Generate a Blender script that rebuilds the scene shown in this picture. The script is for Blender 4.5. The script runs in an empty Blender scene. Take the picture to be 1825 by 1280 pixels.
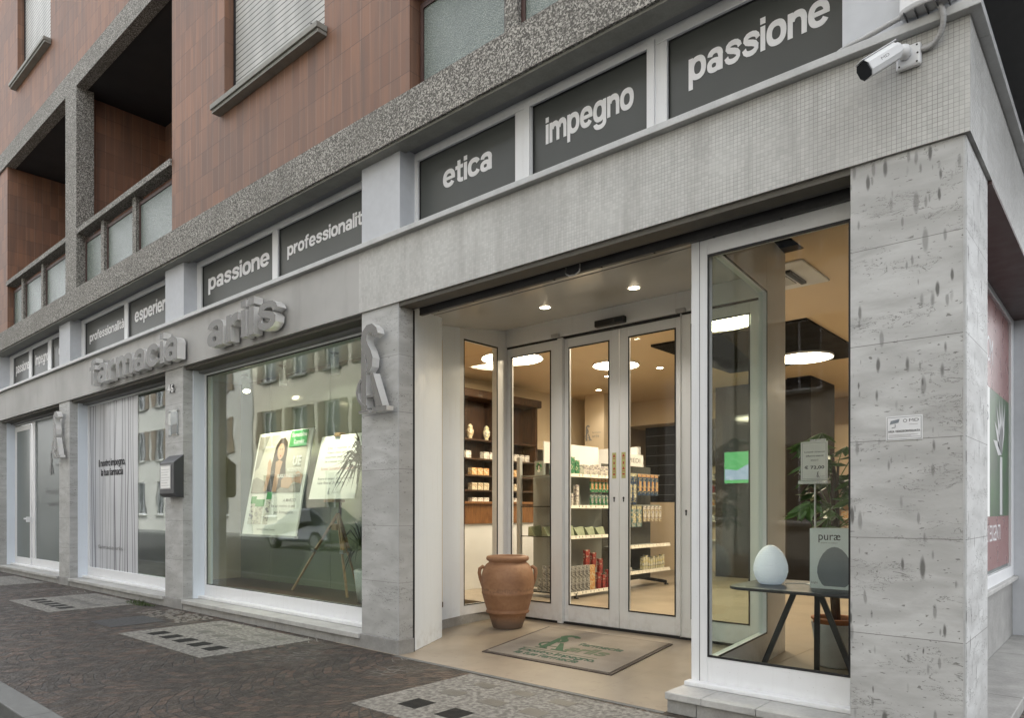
import bpy, math, random
from mathutils import Vector, Matrix
R = math.radians
random.seed(7)
sc = bpy.context.scene
col = sc.collection

# ------------------------------------------------------------------ camera, light, exposure
cam = bpy.data.cameras.new("camera"); camo = bpy.data.objects.new("camera", cam); col.objects.link(camo)
cam.sensor_width = 36; cam.lens = 24.953; cam.shift_y = 0.1468; cam.clip_start = 0.05; cam.clip_end = 2000
camo.location = (0, -3.92, 1.25); camo.rotation_euler = (R(90), 0, R(41.308))
sc.camera = camo
SUN_EL, SUN_AZ = 60, -20
w = bpy.data.worlds.new("World"); sc.world = w; w.use_nodes = True
wt = w.node_tree; bg = wt.nodes["Background"]
sky = wt.nodes.new("ShaderNodeTexSky"); sky.sky_type = 'NISHITA'; sky.sun_disc = False
sky.sun_elevation = R(SUN_EL); sky.sun_rotation = R(SUN_AZ); sky.dust_density = 4; sky.air_density = 1.2
hs = wt.nodes.new("ShaderNodeHueSaturation"); hs.inputs["Saturation"].default_value = 0.14
wt.links.new(sky.outputs[0], hs.inputs["Color"]); wt.links.new(hs.outputs[0], bg.inputs[0])
bg.inputs[1].default_value = 0.15
sl = bpy.data.lights.new("sun", 'SUN'); sl.energy = 0.8; sl.angle = R(25); sl.color = (1, .97, .93)
slo = bpy.data.objects.new("sun", sl); col.objects.link(slo)
_a = R(SUN_AZ); _e = R(SUN_EL)
_d = Vector((math.sin(_a) * math.cos(_e), math.cos(_a) * math.cos(_e), math.sin(_e)))
slo.rotation_euler = (-_d).to_track_quat('-Z', 'Y').to_euler()
sc.view_settings.view_transform = 'Standard'; sc.view_settings.look = 'None'
sc.view_settings.exposure = 2.05; sc.view_settings.gamma = 1
sc.cycles.max_bounces = 8; sc.cycles.transparent_max_bounces = 16; sc.cycles.glossy_bounces = 4
sc.cycles.diffuse_bounces = 4; sc.cycles.sample_clamp_indirect = 6; sc.cycles.caustics_reflective = False

# ------------------------------------------------------------------ node helper
class NT:
    def __init__(s, name):
        s.m = bpy.data.materials.new(name); s.m.use_nodes = True; s.t = s.m.node_tree
        s.t.nodes.clear(); s.out = s.t.nodes.new("ShaderNodeOutputMaterial")
        s._pos = None
    def n(s, ty): return s.t.nodes.new(ty)
    def set(s, sock, v):
        if hasattr(v, 'is_output') or isinstance(v, bpy.types.NodeSocket): s.t.links.new(v, sock)
        elif isinstance(v, (tuple, list)) and len(v) == 3 and sock.type == 'RGBA': sock.default_value = (*v, 1)
        else: sock.default_value = v
    def pos(s):
        if s._pos is None: s._pos = s.n("ShaderNodeNewGeometry").outputs["Position"]
        return s._pos
    def obj(s): return s.n("ShaderNodeTexCoord").outputs["Object"]
    def math(s, op, a, b=0., c=0., clamp=False):
        k = s.n("ShaderNodeMath"); k.operation = op; k.use_clamp = clamp
        s.set(k.inputs[0], a); s.set(k.inputs[1], b); s.set(k.inputs[2], c); return k.outputs[0]
    def sep(s, v):
        k = s.n("ShaderNodeSeparateXYZ"); s.set(k.inputs[0], v); return k.outputs
    def comb(s, x, y, z=0.):
        k = s.n("ShaderNodeCombineXYZ"); s.set(k.inputs[0], x); s.set(k.inputs[1], y); s.set(k.inputs[2], z); return k.outputs[0]
    def scale(s, v, xyz):
        k = s.n("ShaderNodeMapping"); s.set(k.inputs["Vector"], v); k.inputs["Scale"].default_value = xyz; return k.outputs[0]
    def noise(s, v, sc_=5., det=3., dist=0., rough=.5):
        k = s.n("ShaderNodeTexNoise"); s.set(k.inputs["Vector"], v); k.inputs["Scale"].default_value = sc_
        k.inputs["Detail"].default_value = det; k.inputs["Distortion"].default_value = dist; k.inputs["Roughness"].default_value = rough
        return k.outputs["Fac"]
    def vor(s, v, sc_=5., feat='F1', out='Distance', rnd=1.):
        k = s.n("ShaderNodeTexVoronoi"); k.feature = feat; s.set(k.inputs["Vector"], v); k.inputs["Scale"].default_value = sc_
        k.inputs["Randomness"].default_value = rnd; return k.outputs[out]
    def white(s, v):
        k = s.n("ShaderNodeTexWhiteNoise"); k.noise_dimensions = '3D'; s.set(k.inputs["Vector"], v); return k.outputs["Value"]
    def rng(s, v, a, b, c=0., d=1.):
        k = s.n("ShaderNodeMapRange"); s.set(k.inputs[0], v)
        for i, q in enumerate((a, b, c, d)): s.set(k.inputs[i + 1], q)
        return k.outputs[0]
    def mix(s, f, a, b, mode='MIX'):
        k = s.n("ShaderNodeMix"); k.data_type = 'RGBA'; k.blend_type = mode
        s.set(k.inputs[0], f); s.set(k.inputs[6], a); s.set(k.inputs[7], b); return k.outputs[2]
    def bump(s, h, strength=.3, dist=.01):
        k = s.n("ShaderNodeBump"); k.inputs["Strength"].default_value = strength; k.inputs["Distance"].default_value = dist
        s.set(k.inputs["Height"], h); return k.outputs[0]
    def bsdf(s, color, rough=.5, metal=0., normal=None, coat=0., spec=.5, emit=None, es=0., trans=0.):
        k = s.n("ShaderNodeBsdfPrincipled"); s.set(k.inputs["Base Color"], color); s.set(k.inputs["Roughness"], rough)
        s.set(k.inputs["Metallic"], metal); k.inputs["Coat Weight"].default_value = coat; k.inputs["Specular IOR Level"].default_value = spec
        if normal is not None: s.set(k.inputs["Normal"], normal)
        if emit is not None: s.set(k.inputs["Emission Color"], emit); k.inputs["Emission Strength"].default_value = es
        k.inputs["Coat Roughness"].default_value = .08
        s.t.links.new(k.outputs[0], s.out.inputs[0]); return s.m

M = {}
def simple(name, c, rough=.5, metal=0., var=.12, sc_=6., bump=0., coat=0., spec=.5, dark=None, coords='pos', stretch=(1, 1, 1)):
    """base colour broken up by noise, a little bump"""
    t = NT(name); p = t.pos() if coords == 'pos' else t.obj()
    if stretch != (1, 1, 1): p = t.scale(p, stretch)
    n1 = t.noise(p, sc_, 5); n2 = t.noise(p, sc_ * 9, 3)
    f = t.math('ADD', t.math('MULTIPLY', n1, .7), t.math('MULTIPLY', n2, .3))
    d = dark or tuple(q * (1 - 2.2 * var) for q in c)
    colr = t.mix(t.rng(f, .32, .68), d, c)
    nb = t.bump(n2, bump, .004) if bump else None
    M[name] = t.bsdf(colr, t.rng(n1, .3, .7, rough * .85, min(1, rough * 1.15)), metal, nb, coat, spec)
    return M[name]

def m_glass(name, tint=(.93, .97, .95), base=.05, mult=1.):
    t = NT(name)
    lw = t.n("ShaderNodeLayerWeight"); lw.inputs[0].default_value = .5
    f = t.math('POWER', lw.outputs["Facing"], 4.)
    f = t.math('ADD', t.math('MULTIPLY', f, .95 * mult), base, clamp=True)
    tr = t.n("ShaderNodeBsdfTransparent"); tr.inputs[0].default_value = (*tint, 1)
    gl = t.n("ShaderNodeBsdfGlossy"); gl.inputs["Roughness"].default_value = 0.02 if name == "shop_glass" else 0.0
    if name == "shop_glass": t.set(gl.inputs["Normal"], t.bump(t.noise(t.pos(), 1.6, 2), .10, .01))
    gl.inputs[0].default_value = (1, 1, 1, 1)
    mx = t.n("ShaderNodeMixShader"); t.set(mx.inputs[0], f)
    t.t.links.new(tr.outputs[0], mx.inputs[1]); t.t.links.new(gl.outputs[0], mx.inputs[2]); t.t.links.new(mx.outputs[0], t.out.inputs[0])
    M[name] = t.m

def m_emit(name, c, s):
    t = NT(name); e = t.n("ShaderNodeEmission"); e.inputs[0].default_value = (*c, 1); e.inputs[1].default_value = s
    t.t.links.new(e.outputs[0], t.out.inputs[0]); M[name] = t.m

def make_materials():
    # --- mosaic band
    t = NT("mosaic"); x, y, z = t.sep(t.pos()); u = t.math('ADD', x, y); P = .0222
    fu = t.math('FRACT', t.math('DIVIDE', u, P)); fv = t.math('FRACT', t.math('DIVIDE', z, P))
    j = t.math('MAXIMUM', t.math('LESS_THAN', fu, .1), t.math('LESS_THAN', fv, .1))
    cell = t.comb(t.math('FLOOR', t.math('DIVIDE', u, P)), t.math('FLOOR', t.math('DIVIDE', z, P)))
    rnd = t.white(cell)
    big = t.noise(t.pos(), 1.3, 4)
    base = t.mix(t.math('MULTIPLY', rnd, .55), (.56, .56, .54), (.42, .425, .405))
    base = t.mix(t.rng(big, .42, .72, 0, .5), base, (.30, .295, .28))
    right = t.rng(x, -4.0, -1.4, .25, 1.)          # joints silted up further left
    jm = t.math('MULTIPLY', j, t.math('MULTIPLY', right, t.rng(t.noise(t.pos(), 3., 3), .35, .6, .35, .95)))
    colr = t.mix(jm, base, (.22, .215, .205))
    dirt = t.rng(t.noise(t.scale(t.pos(), (2.2, 2.2, .25)), 4, 5), .5, .78, 0, .42)
    colr = t.mix(dirt, colr, (.26, .25, .235))
    M["mosaic"] = t.bsdf(colr, t.rng(rnd, 0, 1, .3, .55), 0, t.bump(t.math('SUBTRACT', 1., j), .35, .003))
    # --- painted render band on the left
    t = NT("band_render"); x, y, z = t.sep(t.pos())
    n1 = t.noise(t.pos(), 1.1, 5); n2 = t.noise(t.scale(t.pos(), (1, 1, .2)), 5, 4)
    c = t.mix(t.rng(n1, .35, .7), (.44, .435, .42), (.33, .325, .31)); c = t.mix(t.rng(n2, .55, .8, 0, .5), c, (.25, .24, .23))
    M["band_render"] = t.bsdf(c, .6, 0, t.bump(t.noise(t.pos(), 60, 2), .15, .003))
    # --- terracotta cladding tiles
    t = NT("terracotta_tiles"); x, y, z = t.sep(t.pos()); u = t.math('ADD', x, y); PU, PV = .138, .27
    uu = t.math('DIVIDE', u, PU); vv = t.math('DIVIDE', z, PV)
    fu = t.math('FRACT', uu); fv = t.math('FRACT', vv)
    ju = t.math('LESS_THAN', fu, .035); jv = t.math('LESS_THAN', fv, .016)
    rnd = t.white(t.comb(t.math('FLOOR', uu), t.math('FLOOR', vv)))
    rb = t.white(t.comb(t.math('FLOOR', t.math('MULTIPLY', uu, .5)), t.math('FLOOR', vv), 3.))
    c = t.mix(rnd, (.310, .152, .088), (.220, .108, .064))
    c = t.mix(t.math('MULTIPLY', rb, .4), c, (.150, .092, .070))
    st = t.noise(t.scale(t.pos(), (5, 5, .35)), 3.5, 5)
    c = t.mix(t.rng(st, .45, .75, 0, .7), c, (.135, .090, .070))
    c = t.mix(t.rng(t.noise(t.pos(), .5, 3), .45, .7, 0, .5), c, (.125, .084, .068))
    c = t.mix(t.math('MULTIPLY', ju, t.rng(t.noise(t.pos(), 2.5, 2), .35, .6, .3, 1)), c, (.34, .225, .165))
    c = t.mix(t.math('MULTIPLY', jv, t.rng(t.noise(t.pos(), 2.5, 2), .35, .5, .3, 1.)), c, (.08, .05, .04))
    M["terracotta_tiles"] = t.bsdf(c, .62, 0, t.bump(t.math('ADD', t.math('MULTIPLY', rnd, .3), t.math('SUBTRACT', 1., t.math('MAXIMUM', ju, jv))), .3, .004))
    # --- exposed aggregate concrete
    t = NT("aggregate_concrete")
    v1 = t.vor(t.pos(), 100, out='Color'); s_ = t.sep(v1)[0]
    n1 = t.noise(t.pos(), 1.2, 5); n2 = t.noise(t.pos(), 60, 3)
    c = t.mix(t.rng(s_, .25, .9), (.085, .08, .07), (.52, .50, .455))
    c = t.mix(t.rng(n2, .52, .62), c, (.10, .095, .085))
    c = t.mix(t.rng(n1, .45, .75, 0, .55), c, (.15, .142, .125))
    M["aggregate_concrete"] = t.bsdf(c, .8, 0, t.bump(s_, .5, .004))
    # --- travertine facing; spots=True for the corner pillar with drip marks
    for nm, spots in (("travertine", 0), ("spotted_travertine", 1)):
        t = NT(nm); x, y, z = t.sep(t.pos()); u = t.math('ADD', x, y)
        v = t.comb(u, t.math('MULTIPLY', z, 3.2), 0.)
        n1 = t.noise(v, 3.0, 6, .6); n2 = t.noise(t.pos(), 1.2, 4); n3 = t.noise(t.comb(u, z), 40, 4)
        c = t.mix(t.rng(n1, .35, .65), (.41, .41, .40), (.57, .575, .565))
        c = t.mix(t.rng(n2, .42, .7, 0, .6), c, (.33, .325, .31))
        ln = t.math('ABSOLUTE', t.math('SUBTRACT', t.noise(v, 7, 5, .9, .65), .5))
        crack = t.math('MULTIPLY', t.math('LESS_THAN', ln, .009), t.math('GREATER_THAN', t.noise(v, 2.2, 3), .54))
        pit = t.math('LESS_THAN', t.noise(t.comb(u, t.math('MULTIPLY', z, 2.5)), 26, 4, .4), .332)
        c = t.mix(t.math('MULTIPLY', t.math('MAXIMUM', crack, pit), .75), c, (.13, .125, .115))
        jj = t.math('FRACT', t.math('DIVIDE', t.math('SUBTRACT', z, .122), .4905))
        jm = t.math('MULTIPLY', t.math('LESS_THAN', jj, .008), .8)
        c = t.mix(jm, c, (.14, .135, .125))
        slab = t.white(t.comb(t.math('FLOOR', t.math('DIVIDE', t.math('SUBTRACT', z, .122), .4905)), t.math('FLOOR', t.math('DIVIDE', x, 4.14))))
        c = t.mix(t.math('MULTIPLY', slab, .3), c, (.36, .36, .345))
        if spots:
            for sc1, off, th in ((1., 0., .30), (.8, 7.3, .26), (1.15, 3.1, .28)):
                us = t.math('ADD', t.math('ADD', u, off), t.math('MULTIPLY', z, -.09)); us = t.math('ADD', us, t.math('MULTIPLY', t.noise(t.pos(), 18, 2), .008))
                vv = t.comb(t.math('DIVIDE', us, .050 * sc1), t.math('DIVIDE', t.math('ADD', t.math('ADD', z, off * .7), t.math('MULTIPLY', u, 1.7)), .20 * sc1))
                d = t.vor(vv, 1., rnd=.95); cr = t.sep(t.vor(vv, 1., out='Color', rnd=.95))
                thr = t.math('MULTIPLY', t.math('GREATER_THAN', cr[0], .56), t.math('ADD', t.math('MULTIPLY', cr[1], th * .7), th * .45))
                sp = t.math('MULTIPLY', t.rng(t.math('DIVIDE', d, t.math('ADD', thr, .0001)), .6, 1., 1., 0.), t.math('GREATER_THAN', thr, .02))
                c = t.mix(t.math('MULTIPLY', sp, t.rng(cr[2], 0, 1, .5, .95)), c, (.125, .122, .115))
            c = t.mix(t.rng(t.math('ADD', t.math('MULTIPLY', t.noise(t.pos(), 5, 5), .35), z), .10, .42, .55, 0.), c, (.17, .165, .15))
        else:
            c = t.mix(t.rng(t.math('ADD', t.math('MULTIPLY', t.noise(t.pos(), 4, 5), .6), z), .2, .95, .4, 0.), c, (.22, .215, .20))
        M[nm] = t.bsdf(c, .62, 0, t.bump(t.math('SUBTRACT', n3, t.math('MAXIMUM', crack, pit)), .35, .004))
    # --- cobbles (porphyry cubes in arcs)
    t = NT("porphyry_cobbles"); x, y, z = t.sep(t.pos())
    wob = t.noise(t.pos(), 6., 3); wob2 = t.noise(t.pos(), 5.1, 3, .3)
    xm = t.math('SUBTRACT', t.math('FRACT', t.math('DIVIDE', x, 1.25)), .5)
    arc = t.math('MULTIPLY', t.math('MULTIPLY', xm, xm), -1.5)
    yy = t.math('ADD', t.math('ADD', y, arc), t.math('MULTIPLY', wob, .10)); xx = t.math('ADD', x, t.math('MULTIPLY', wob2, .10))
    vor_v = t.comb(xx, yy)
    b = t.n("ShaderNodeTexBrick"); t.set(b.inputs["Vector"], vor_v); b.offset = .5
    b.inputs["Scale"].default_value = 1; b.inputs["Brick Width"].default_value = .098; b.inputs["Row Height"].default_value = .083
    b.inputs["Mortar Size"].default_value = .007; b.inputs["Mortar Smooth"].default_value = .5
    b.inputs["Color1"].default_value = (0, 0, 0, 1); b.inputs["Color2"].default_value = (1, 1, 1, 1); b.inputs["Mortar"].default_value = (.5, .5, .5, 1)
    rnd = b.outputs["Color"]; mort = b.outputs["Fac"]; big = t.noise(t.pos(), .8, 4)
    c = t.mix(rnd, (.022, .017, .013), (.074, .053, .038))
    c = t.mix(t.math('MULTIPLY', t.math('GREATER_THAN', t.sep(rnd)[0], .72), .5), c, (.10, .058, .040))
    c = t.mix(t.rng(big, .4, .65, 0, .7), c, (.034, .027, .021))
    jc = t.mix(t.math('MULTIPLY', t.rng(t.noise(t.pos(), 1.6, 4), .5, .62, 0, 1), t.rng(y, -1.1, -.4, 0, 1)), (.022, .019, .017), (.26, .245, .22))
    c = t.mix(t.rng(mort, .2, .8), c, jc)
    c = t.mix(t.rng(t.noise(t.pos(), 55, 4), .56, .7, 0, .3), c, (.085, .070, .056))
    h = t.math('ADD', t.math('SUBTRACT', 1., mort), t.math('MULTIPLY', t.noise(t.pos(), 35, 4), .5))
    M["porphyry_cobbles"] = t.bsdf(c, t.rng(t.noise(t.pos(), 9, 3), .3, .7, .5, .8), 0, t.bump(h, 1., .03))
    # --- concrete pads with specks
    t = NT("pad_concrete"); n1 = t.noise(t.pos(), 2.2, 5); n2 = t.noise(t.pos(), 28, 4); sp = t.noise(t.pos(), 70, 4)
    c = t.mix(t.rng(n2, .38, .6), (.10, .094, .084), (.26, .25, .225)); c = t.mix(t.rng(n1, .4, .7, 0, .5), c, (.15, .145, .13))
    c = t.mix(t.rng(sp, .56, .62, 0, .6), c, (.095, .088, .078))
    M["pad_concrete"] = t.bsdf(c, .75, 0, t.bump(sp, .4, .004))
    # --- entrance floor
    t = NT("entrance_stone"); x, y, z = t.sep(t.pos()); n1 = t.noise(t.pos(), 1.4, 5); n2 = t.noise(t.pos(), 22, 4)
    c = t.mix(t.rng(n1, .35, .68), (.315, .265, .205), (.245, .205, .158))
    sp = t.rng(t.noise(t.scale(t.pos(), (1, 1, 1)), 15, 3, .5), .60, .68, 0, .5)
    c = t.mix(t.math('MULTIPLY', sp, t.math('MULTIPLY', t.math('SUBTRACT', .7, y), 1.4, clamp=True)), c, (.17, .13, .10))
    c = t.mix(t.rng(t.noise(t.pos(), 4., 4), .5, .75, 0, .25), c, (.20, .17, .135))
    ju = t.math('LESS_THAN', t.math('FRACT', t.math('DIVIDE', t.math('ADD', x, 10.), 1.2)), .004); jv = t.math('LESS_THAN', t.math('FRACT', t.math('DIVIDE', t.math('ADD', y, .1), .9)), .005)
    c = t.mix(t.math('MULTIPLY', t.math('MAXIMUM', ju, jv), .5), c, (.16, .13, .10))
    M["entrance_stone"] = t.bsdf(c, t.rng(n1, .3, .7, .28, .4))
    # --- frosted wired balustrade glass
    t = NT("wired_glass"); n = t.vor(t.pos(), 95); x, y, z = t.sep(t.pos()); n1 = t.noise(t.scale(t.pos(), (1, 1, .4)), 4, 4)
    c = t.mix(t.rng(n, .15, .5), (.30, .34, .31), (.13, .165, .145)); c = t.mix(t.rng(n1, .4, .7, 0, .6), c, (.12, .15, .135))
    c = t.mix(t.rng(t.noise(t.pos(), 160, 2), .6, .68, 0, .6), c, (.55, .58, .55))
    M["wired_glass"] = t.bsdf(c, .25, 0, t.bump(n, .6, .004))
    # --- window film
    t = NT("sign_film"); n1 = t.noise(t.pos(), .7, 3)
    M["sign_film"] = t.bsdf(t.mix(t.rng(n1, .3, .7), (.050, .054, .051), (.074, .080, .075)), .45, 0, None, .12)
    t = NT("grey_film"); n1 = t.noise(t.pos(), .6, 3)
    M["grey_film"] = t.bsdf(t.mix(t.rng(n1, .3, .7), (.085, .105, .098), (.125, .148, .14)), .35, 0, None, .25)
    t = NT("back_panel"); n1 = t.noise(t.pos(), .5, 3)
    M["back_panel"] = t.bsdf(t.mix(t.rng(n1, .3, .7), (.20, .235, .165), (.27, .30, .21)), .12, 0, None, .8)
    # --- brushed steel
    t = NT("brushed_steel"); n1 = t.noise(t.scale(t.pos(), (6, 6, 120)), 4, 3); n2 = t.noise(t.pos(), 5, 4)
    M["brushed_steel"] = t.bsdf(t.mix(n1, (.80, .80, .78), (.93, .92, .91)), t.rng(n2, .3, .7, .28, .4), .55)
    simple("front_shade_steel", (.19, .187, .18), .45, var=.08, sc_=3, metal=.35)  # letter fronts: same steel, dull street reflection put in as darker colour
    # --- lamp shade ridges
    t = NT("ridged_white"); x, y, z = t.sep(t.obj()); wv = t.math('SINE', t.math('ADD', t.math('MULTIPLY', z, 420.), t.math('MULTIPLY', t.noise(t.obj(), 6, 2), 6)))
    M["ridged_white"] = t.bsdf((.88, .89, .90), .35, 0, t.bump(wv, .35, .002), emit=(.70, .86, 1.), es=.05)
    # --- terracotta jar
    t = NT("jar_clay"); p = t.obj(); x, y, z = t.sep(p); n1 = t.noise(t.scale(p, (1, 1, 2.2)), 4, 5); n2 = t.noise(p, 30, 4)
    c = t.mix(t.rng(n1, .35, .65), (.27, .135, .070), (.36, .195, .105)); c = t.mix(t.rng(n2, .5, .72, 0, .5), c, (.24, .115, .06))
    c = t.mix(t.rng(t.math('ADD', z, t.math('MULTIPLY', n1, .10)), .10, .20, .85, 0.), c, (.13, .10, .08))
    band = t.math('MULTIPLY', t.rng(z, .37, .40, 0, 1), t.rng(z, .44, .42, 0, 1))
    c = t.mix(t.math('MULTIPLY', band, t.rng(n2, .4, .6, 0, .55)), c, (.17, .09, .05))
    M["jar_clay"] = t.bsdf(c, .6, 0, t.bump(t.math('ADD', n2, t.math('MULTIPLY', n1, 2)), .35, .006))
    # --- wood
    for nm, a_, b_ in (("dark_wood", (.065, .030, .013), (.026, .012, .006)), ("warm_wood", (.26, .12, .045), (.14, .06, .022)), ("pale_wood", (.40, .27, .14), (.28, .17, .08))):
        t = NT(nm); g = t.noise(t.scale(t.pos(), (1, 1, .12)), 26, 5, 1.2); g2 = t.noise(t.pos(), 2, 3)
        M[nm] = t.bsdf(t.mix(t.rng(g, .35, .65), a_, b_), .4, 0, t.bump(g, .1, .002), .15)
    # --- doormat
    t = NT("mat_pile"); n1 = t.noise(t.pos(), 180, 2); n2 = t.noise(t.pos(), 3, 4)
    c = t.mix(t.rng(n2, .35, .7), (.285, .255, .22), (.21, .18, .15)); c = t.mix(t.rng(n1, .4, .65, 0, .5), c, (.14, .12, .10))
    M["mat_pile"] = t.bsdf(c, .95, 0, t.bump(n1, .5, .004))
    # --- roller slats
    t = NT("roller_slats"); x, y, z = t.sep(t.pos()); f = t.math('FRACT', t.math('DIVIDE', z, .060))
    gap = t.math('LESS_THAN', f, .17); n1 = t.noise(t.scale(t.pos(), (1, 1, .3)), 4, 4)
    c = t.mix(t.rng(n1, .4, .7), (.50, .50, .475), (.36, .36, .34)); c = t.mix(gap, c, (.03, .028, .025))
    M["roller_slats"] = t.bsdf(c, .5)
    # --- curtain film with hand drawn vertical lines
    t = NT("line_film"); x, y, z = t.sep(t.pos()); lines = None
    for i in range(17):
        x0 = -12.98 + i * .118 + random.uniform(-.03, .03); sl_ = random.uniform(-.035, .035); ph = random.uniform(0, 6)
        wv = t.math('MULTIPLY', t.math('SINE', t.math('ADD', t.math('MULTIPLY', z, random.uniform(1.2, 2.2)), ph)), random.uniform(.01, .035))
        d = t.math('ABSOLUTE', t.math('SUBTRACT', t.math('SUBTRACT', x, x0), t.math('ADD', wv, t.math('MULTIPLY', z, sl_))))
        m_ = t.math('MULTIPLY', t.math('LESS_THAN', d, random.choice((.007, .010, .018))), random.uniform(.6, 1.))
        lines = m_ if lines is None else t.math('MAXIMUM', lines, m_)
    c = t.mix(lines, t.mix(t.rng(t.noise(t.pos(), 1, 3), .3, .7), (.50, .51, .54), (.58, .59, .61)), (.07, .07, .09))
    M["line_film"] = t.bsdf(c, .3, 0, None, .25)
    # --- asphalt, brick plaster and so on
    simple("asphalt", (.035, .035, .036), .85, var=.2, sc_=3, bump=.6)
    simple("kerb_granite", (.16, .165, .16), .7, var=.2, sc_=20, bump=.3)
    simple("ledge_stone", (.50, .495, .475), .6, var=.16, sc_=5, bump=.3)
    simple("ledge_base", (.37, .365, .345), .7, var=.18, sc_=7, bump=.4)
    simple("plinth_stone", (.34, .335, .32), .7, var=.18, sc_=6, bump=.4)
    simple("white_plaster", (.58, .60, .63), .7, var=.08, sc_=1.6, bump=.1)
    for nm, cw, rg in (("white_frame", (.76, .77, .78), .34), ("white_panel", (.74, .80, .87), .45)):
        t = NT(nm); x, y, z = t.sep(t.pos()); n1 = t.noise(t.pos(), 1.3, 4); n2 = t.noise(t.pos(), 14, 5, .4); n3 = t.noise(t.scale(t.pos(), (7, 7, .4)), 4, 4)
        c = t.mix(t.rng(n1, .35, .7, 0, .25), cw, tuple(q * .86 for q in cw)); c = t.mix(t.rng(n3, .56, .75, 0, .12), c, (.42, .40, .37))
        low = t.math('MULTIPLY', t.math('MULTIPLY', t.math('SUBTRACT', .22, z), 3., clamp=True), t.rng(n2, .45, .7, 0, .5)); c = t.mix(low, c, (.30, .27, .23))
        c = t.mix(t.math('MULTIPLY', t.math('GREATER_THAN', t.noise(t.pos(), 90, 2), .735), .5), c, (.30, .29, .27))
        M[nm] = t.bsdf(c, t.rng(n2, .3, .7, rg * .85, rg * 1.3))
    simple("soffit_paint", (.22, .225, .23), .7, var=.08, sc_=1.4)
    simple("rail_alu", (.55, .56, .56), .4, var=.12, sc_=8)
    simple("dark_gap", (.02, .02, .022), .6, var=.1)
    simple("black_gasket", (.012, .012, .014), .5, var=.05)
    simple("shutter_track", (.07, .07, .072), .5, var=.15, sc_=6, metal=.3)
    simple("track_lip", (.13, .12, .10), .7, var=.2, sc_=14, bump=.3)
    simple("gloss_ceiling", (.50, .49, .46), .16, var=.03, sc_=1)
    simple("brown_frame", (.085, .045, .038), .45, var=.12, sc_=8)
    simple("sill_stone", (.30, .30, .27), .7, var=.15, sc_=8)
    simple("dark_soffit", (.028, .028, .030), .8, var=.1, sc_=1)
    simple("wall_paint", (.66, .53, .36), .6, var=.03, sc_=1.)
    simple("ceiling_paint", (.70, .54, .345), .6, var=.03, sc_=1.)
    simple("black_paint", (.012, .010, .008), .7, spec=.1, var=.1, sc_=2)
    simple("brown_panel", (.030, .022, .015), .6, spec=.2, var=.1, sc_=2)
    simple("slat_black", (.020, .019, .018), .45, var=.1)
    simple("charcoal", (.045, .047, .052), .4, var=.08)
    simple("white_plastic", (.74, .75, .76), .35, var=.03)
    simple("grey_plastic", (.45, .45, .45), .5, var=.06)
    simple("black_plastic", (.015, .015, .016), .3, var=.05)
    simple("letter_white", (.84, .84, .85), .5, var=.03)
    simple("ink_black", (.03, .03, .035), .6, var=.05)
    simple("ink_grey", (.22, .22, .22), .6, var=.05)
    simple("ink_red", (.45, .05, .04), .6, var=.05)
    simple("logo_green", (.035, .10, .05), .9, var=.12, sc_=30)
    simple("logo_pale_green", (.105, .135, .085), .9, var=.12, sc_=30)
    simple("logo_dark_green", (.03, .085, .055), .9, var=.12, sc_=30)
    simple("mat_rubber", (.045, .032, .026), .7, var=.15, sc_=20)
    simple("paper", (.90, .90, .88), .6, var=.02)
    simple("poster_cream", (.66, .63, .56), .4, var=.10, sc_=1.5)
    simple("poster_grey", (.36, .34, .31), .4, var=.15, sc_=3)
    simple("poster_green", (.06, .36, .10), .4, var=.04)
    simple("skin_print", (.62, .38, .26), .4, var=.10, sc_=6)
    simple("hair_print", (.055, .03, .018), .4, var=.2, sc_=20)
    simple("cloth_print", (.10, .085, .08), .4, var=.2, sc_=8)
    simple("pot_grey", (.72, .73, .74), .6, var=.08, sc_=6)
    simple("pot_orange", (.55, .20, .07), .6, var=.08)
    simple("soil", (.04, .028, .02), .9, var=.2, sc_=30, bump=.5)
    simple("leaf_green", (.11, .22, .045), .4, var=.2, sc_=6)
    simple("palm_green", (.055, .072, .028), .5, var=.2, sc_=9)
    simple("weed_green", (.07, .11, .03), .7, var=.2, sc_=20)
    simple("bark", (.13, .09, .055), .8, var=.2, sc_=14, bump=.4)
    simple("black_glass", (.02, .024, .028), .06, var=.03)
    simple("screen_green", (.10, .42, .12), .3, var=.1)
    simple("glass_block", (.020, .020, .019), .75, spec=.15, var=.2, sc_=14, bump=.5)
    simple("dull_block", (.13, .125, .11), .5, var=.2, sc_=20, bump=.5)
    simple("iron", (.045, .045, .047), .6, var=.2, sc_=30, bump=.8)
    simple("pale_rubble", (.28, .26, .23), .8, var=.25, sc_=30, bump=.8)
    simple("street_plaster", (.60, .56, .46), .8, var=.06, sc_=.7)
    simple("street_plaster_grey", (.48, .48, .45), .8, var=.06, sc_=.7)
    simple("street_glass", (.05, .06, .07), .1, var=.1)
    simple("shutter_wood", (.17, .13, .09), .6, var=.1)
    simple("roof_tiles", (.22, .10, .07), .8, var=.2, sc_=6)
    simple("car_paint", (.62, .64, .66), .2, var=.02, coat=.8)
    simple("car_paint_dark", (.06, .07, .09), .2, var=.02, coat=.8)
    simple("tyre", (.02, .02, .02), .8, var=.1)
    simple("price_rail", (.80, .76, .66), .4, var=.04)
    simple("shelf_grey", (.30, .32, .30), .4, var=.05)
    simple("gondola_back", (.085, .082, .07), .5, var=.1)
    simple("pink_print", (.27, .12, .115), .3, var=.05)
    simple("pack_pale_green", (.38, .44, .28), .5, var=.15, sc_=12)
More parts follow.
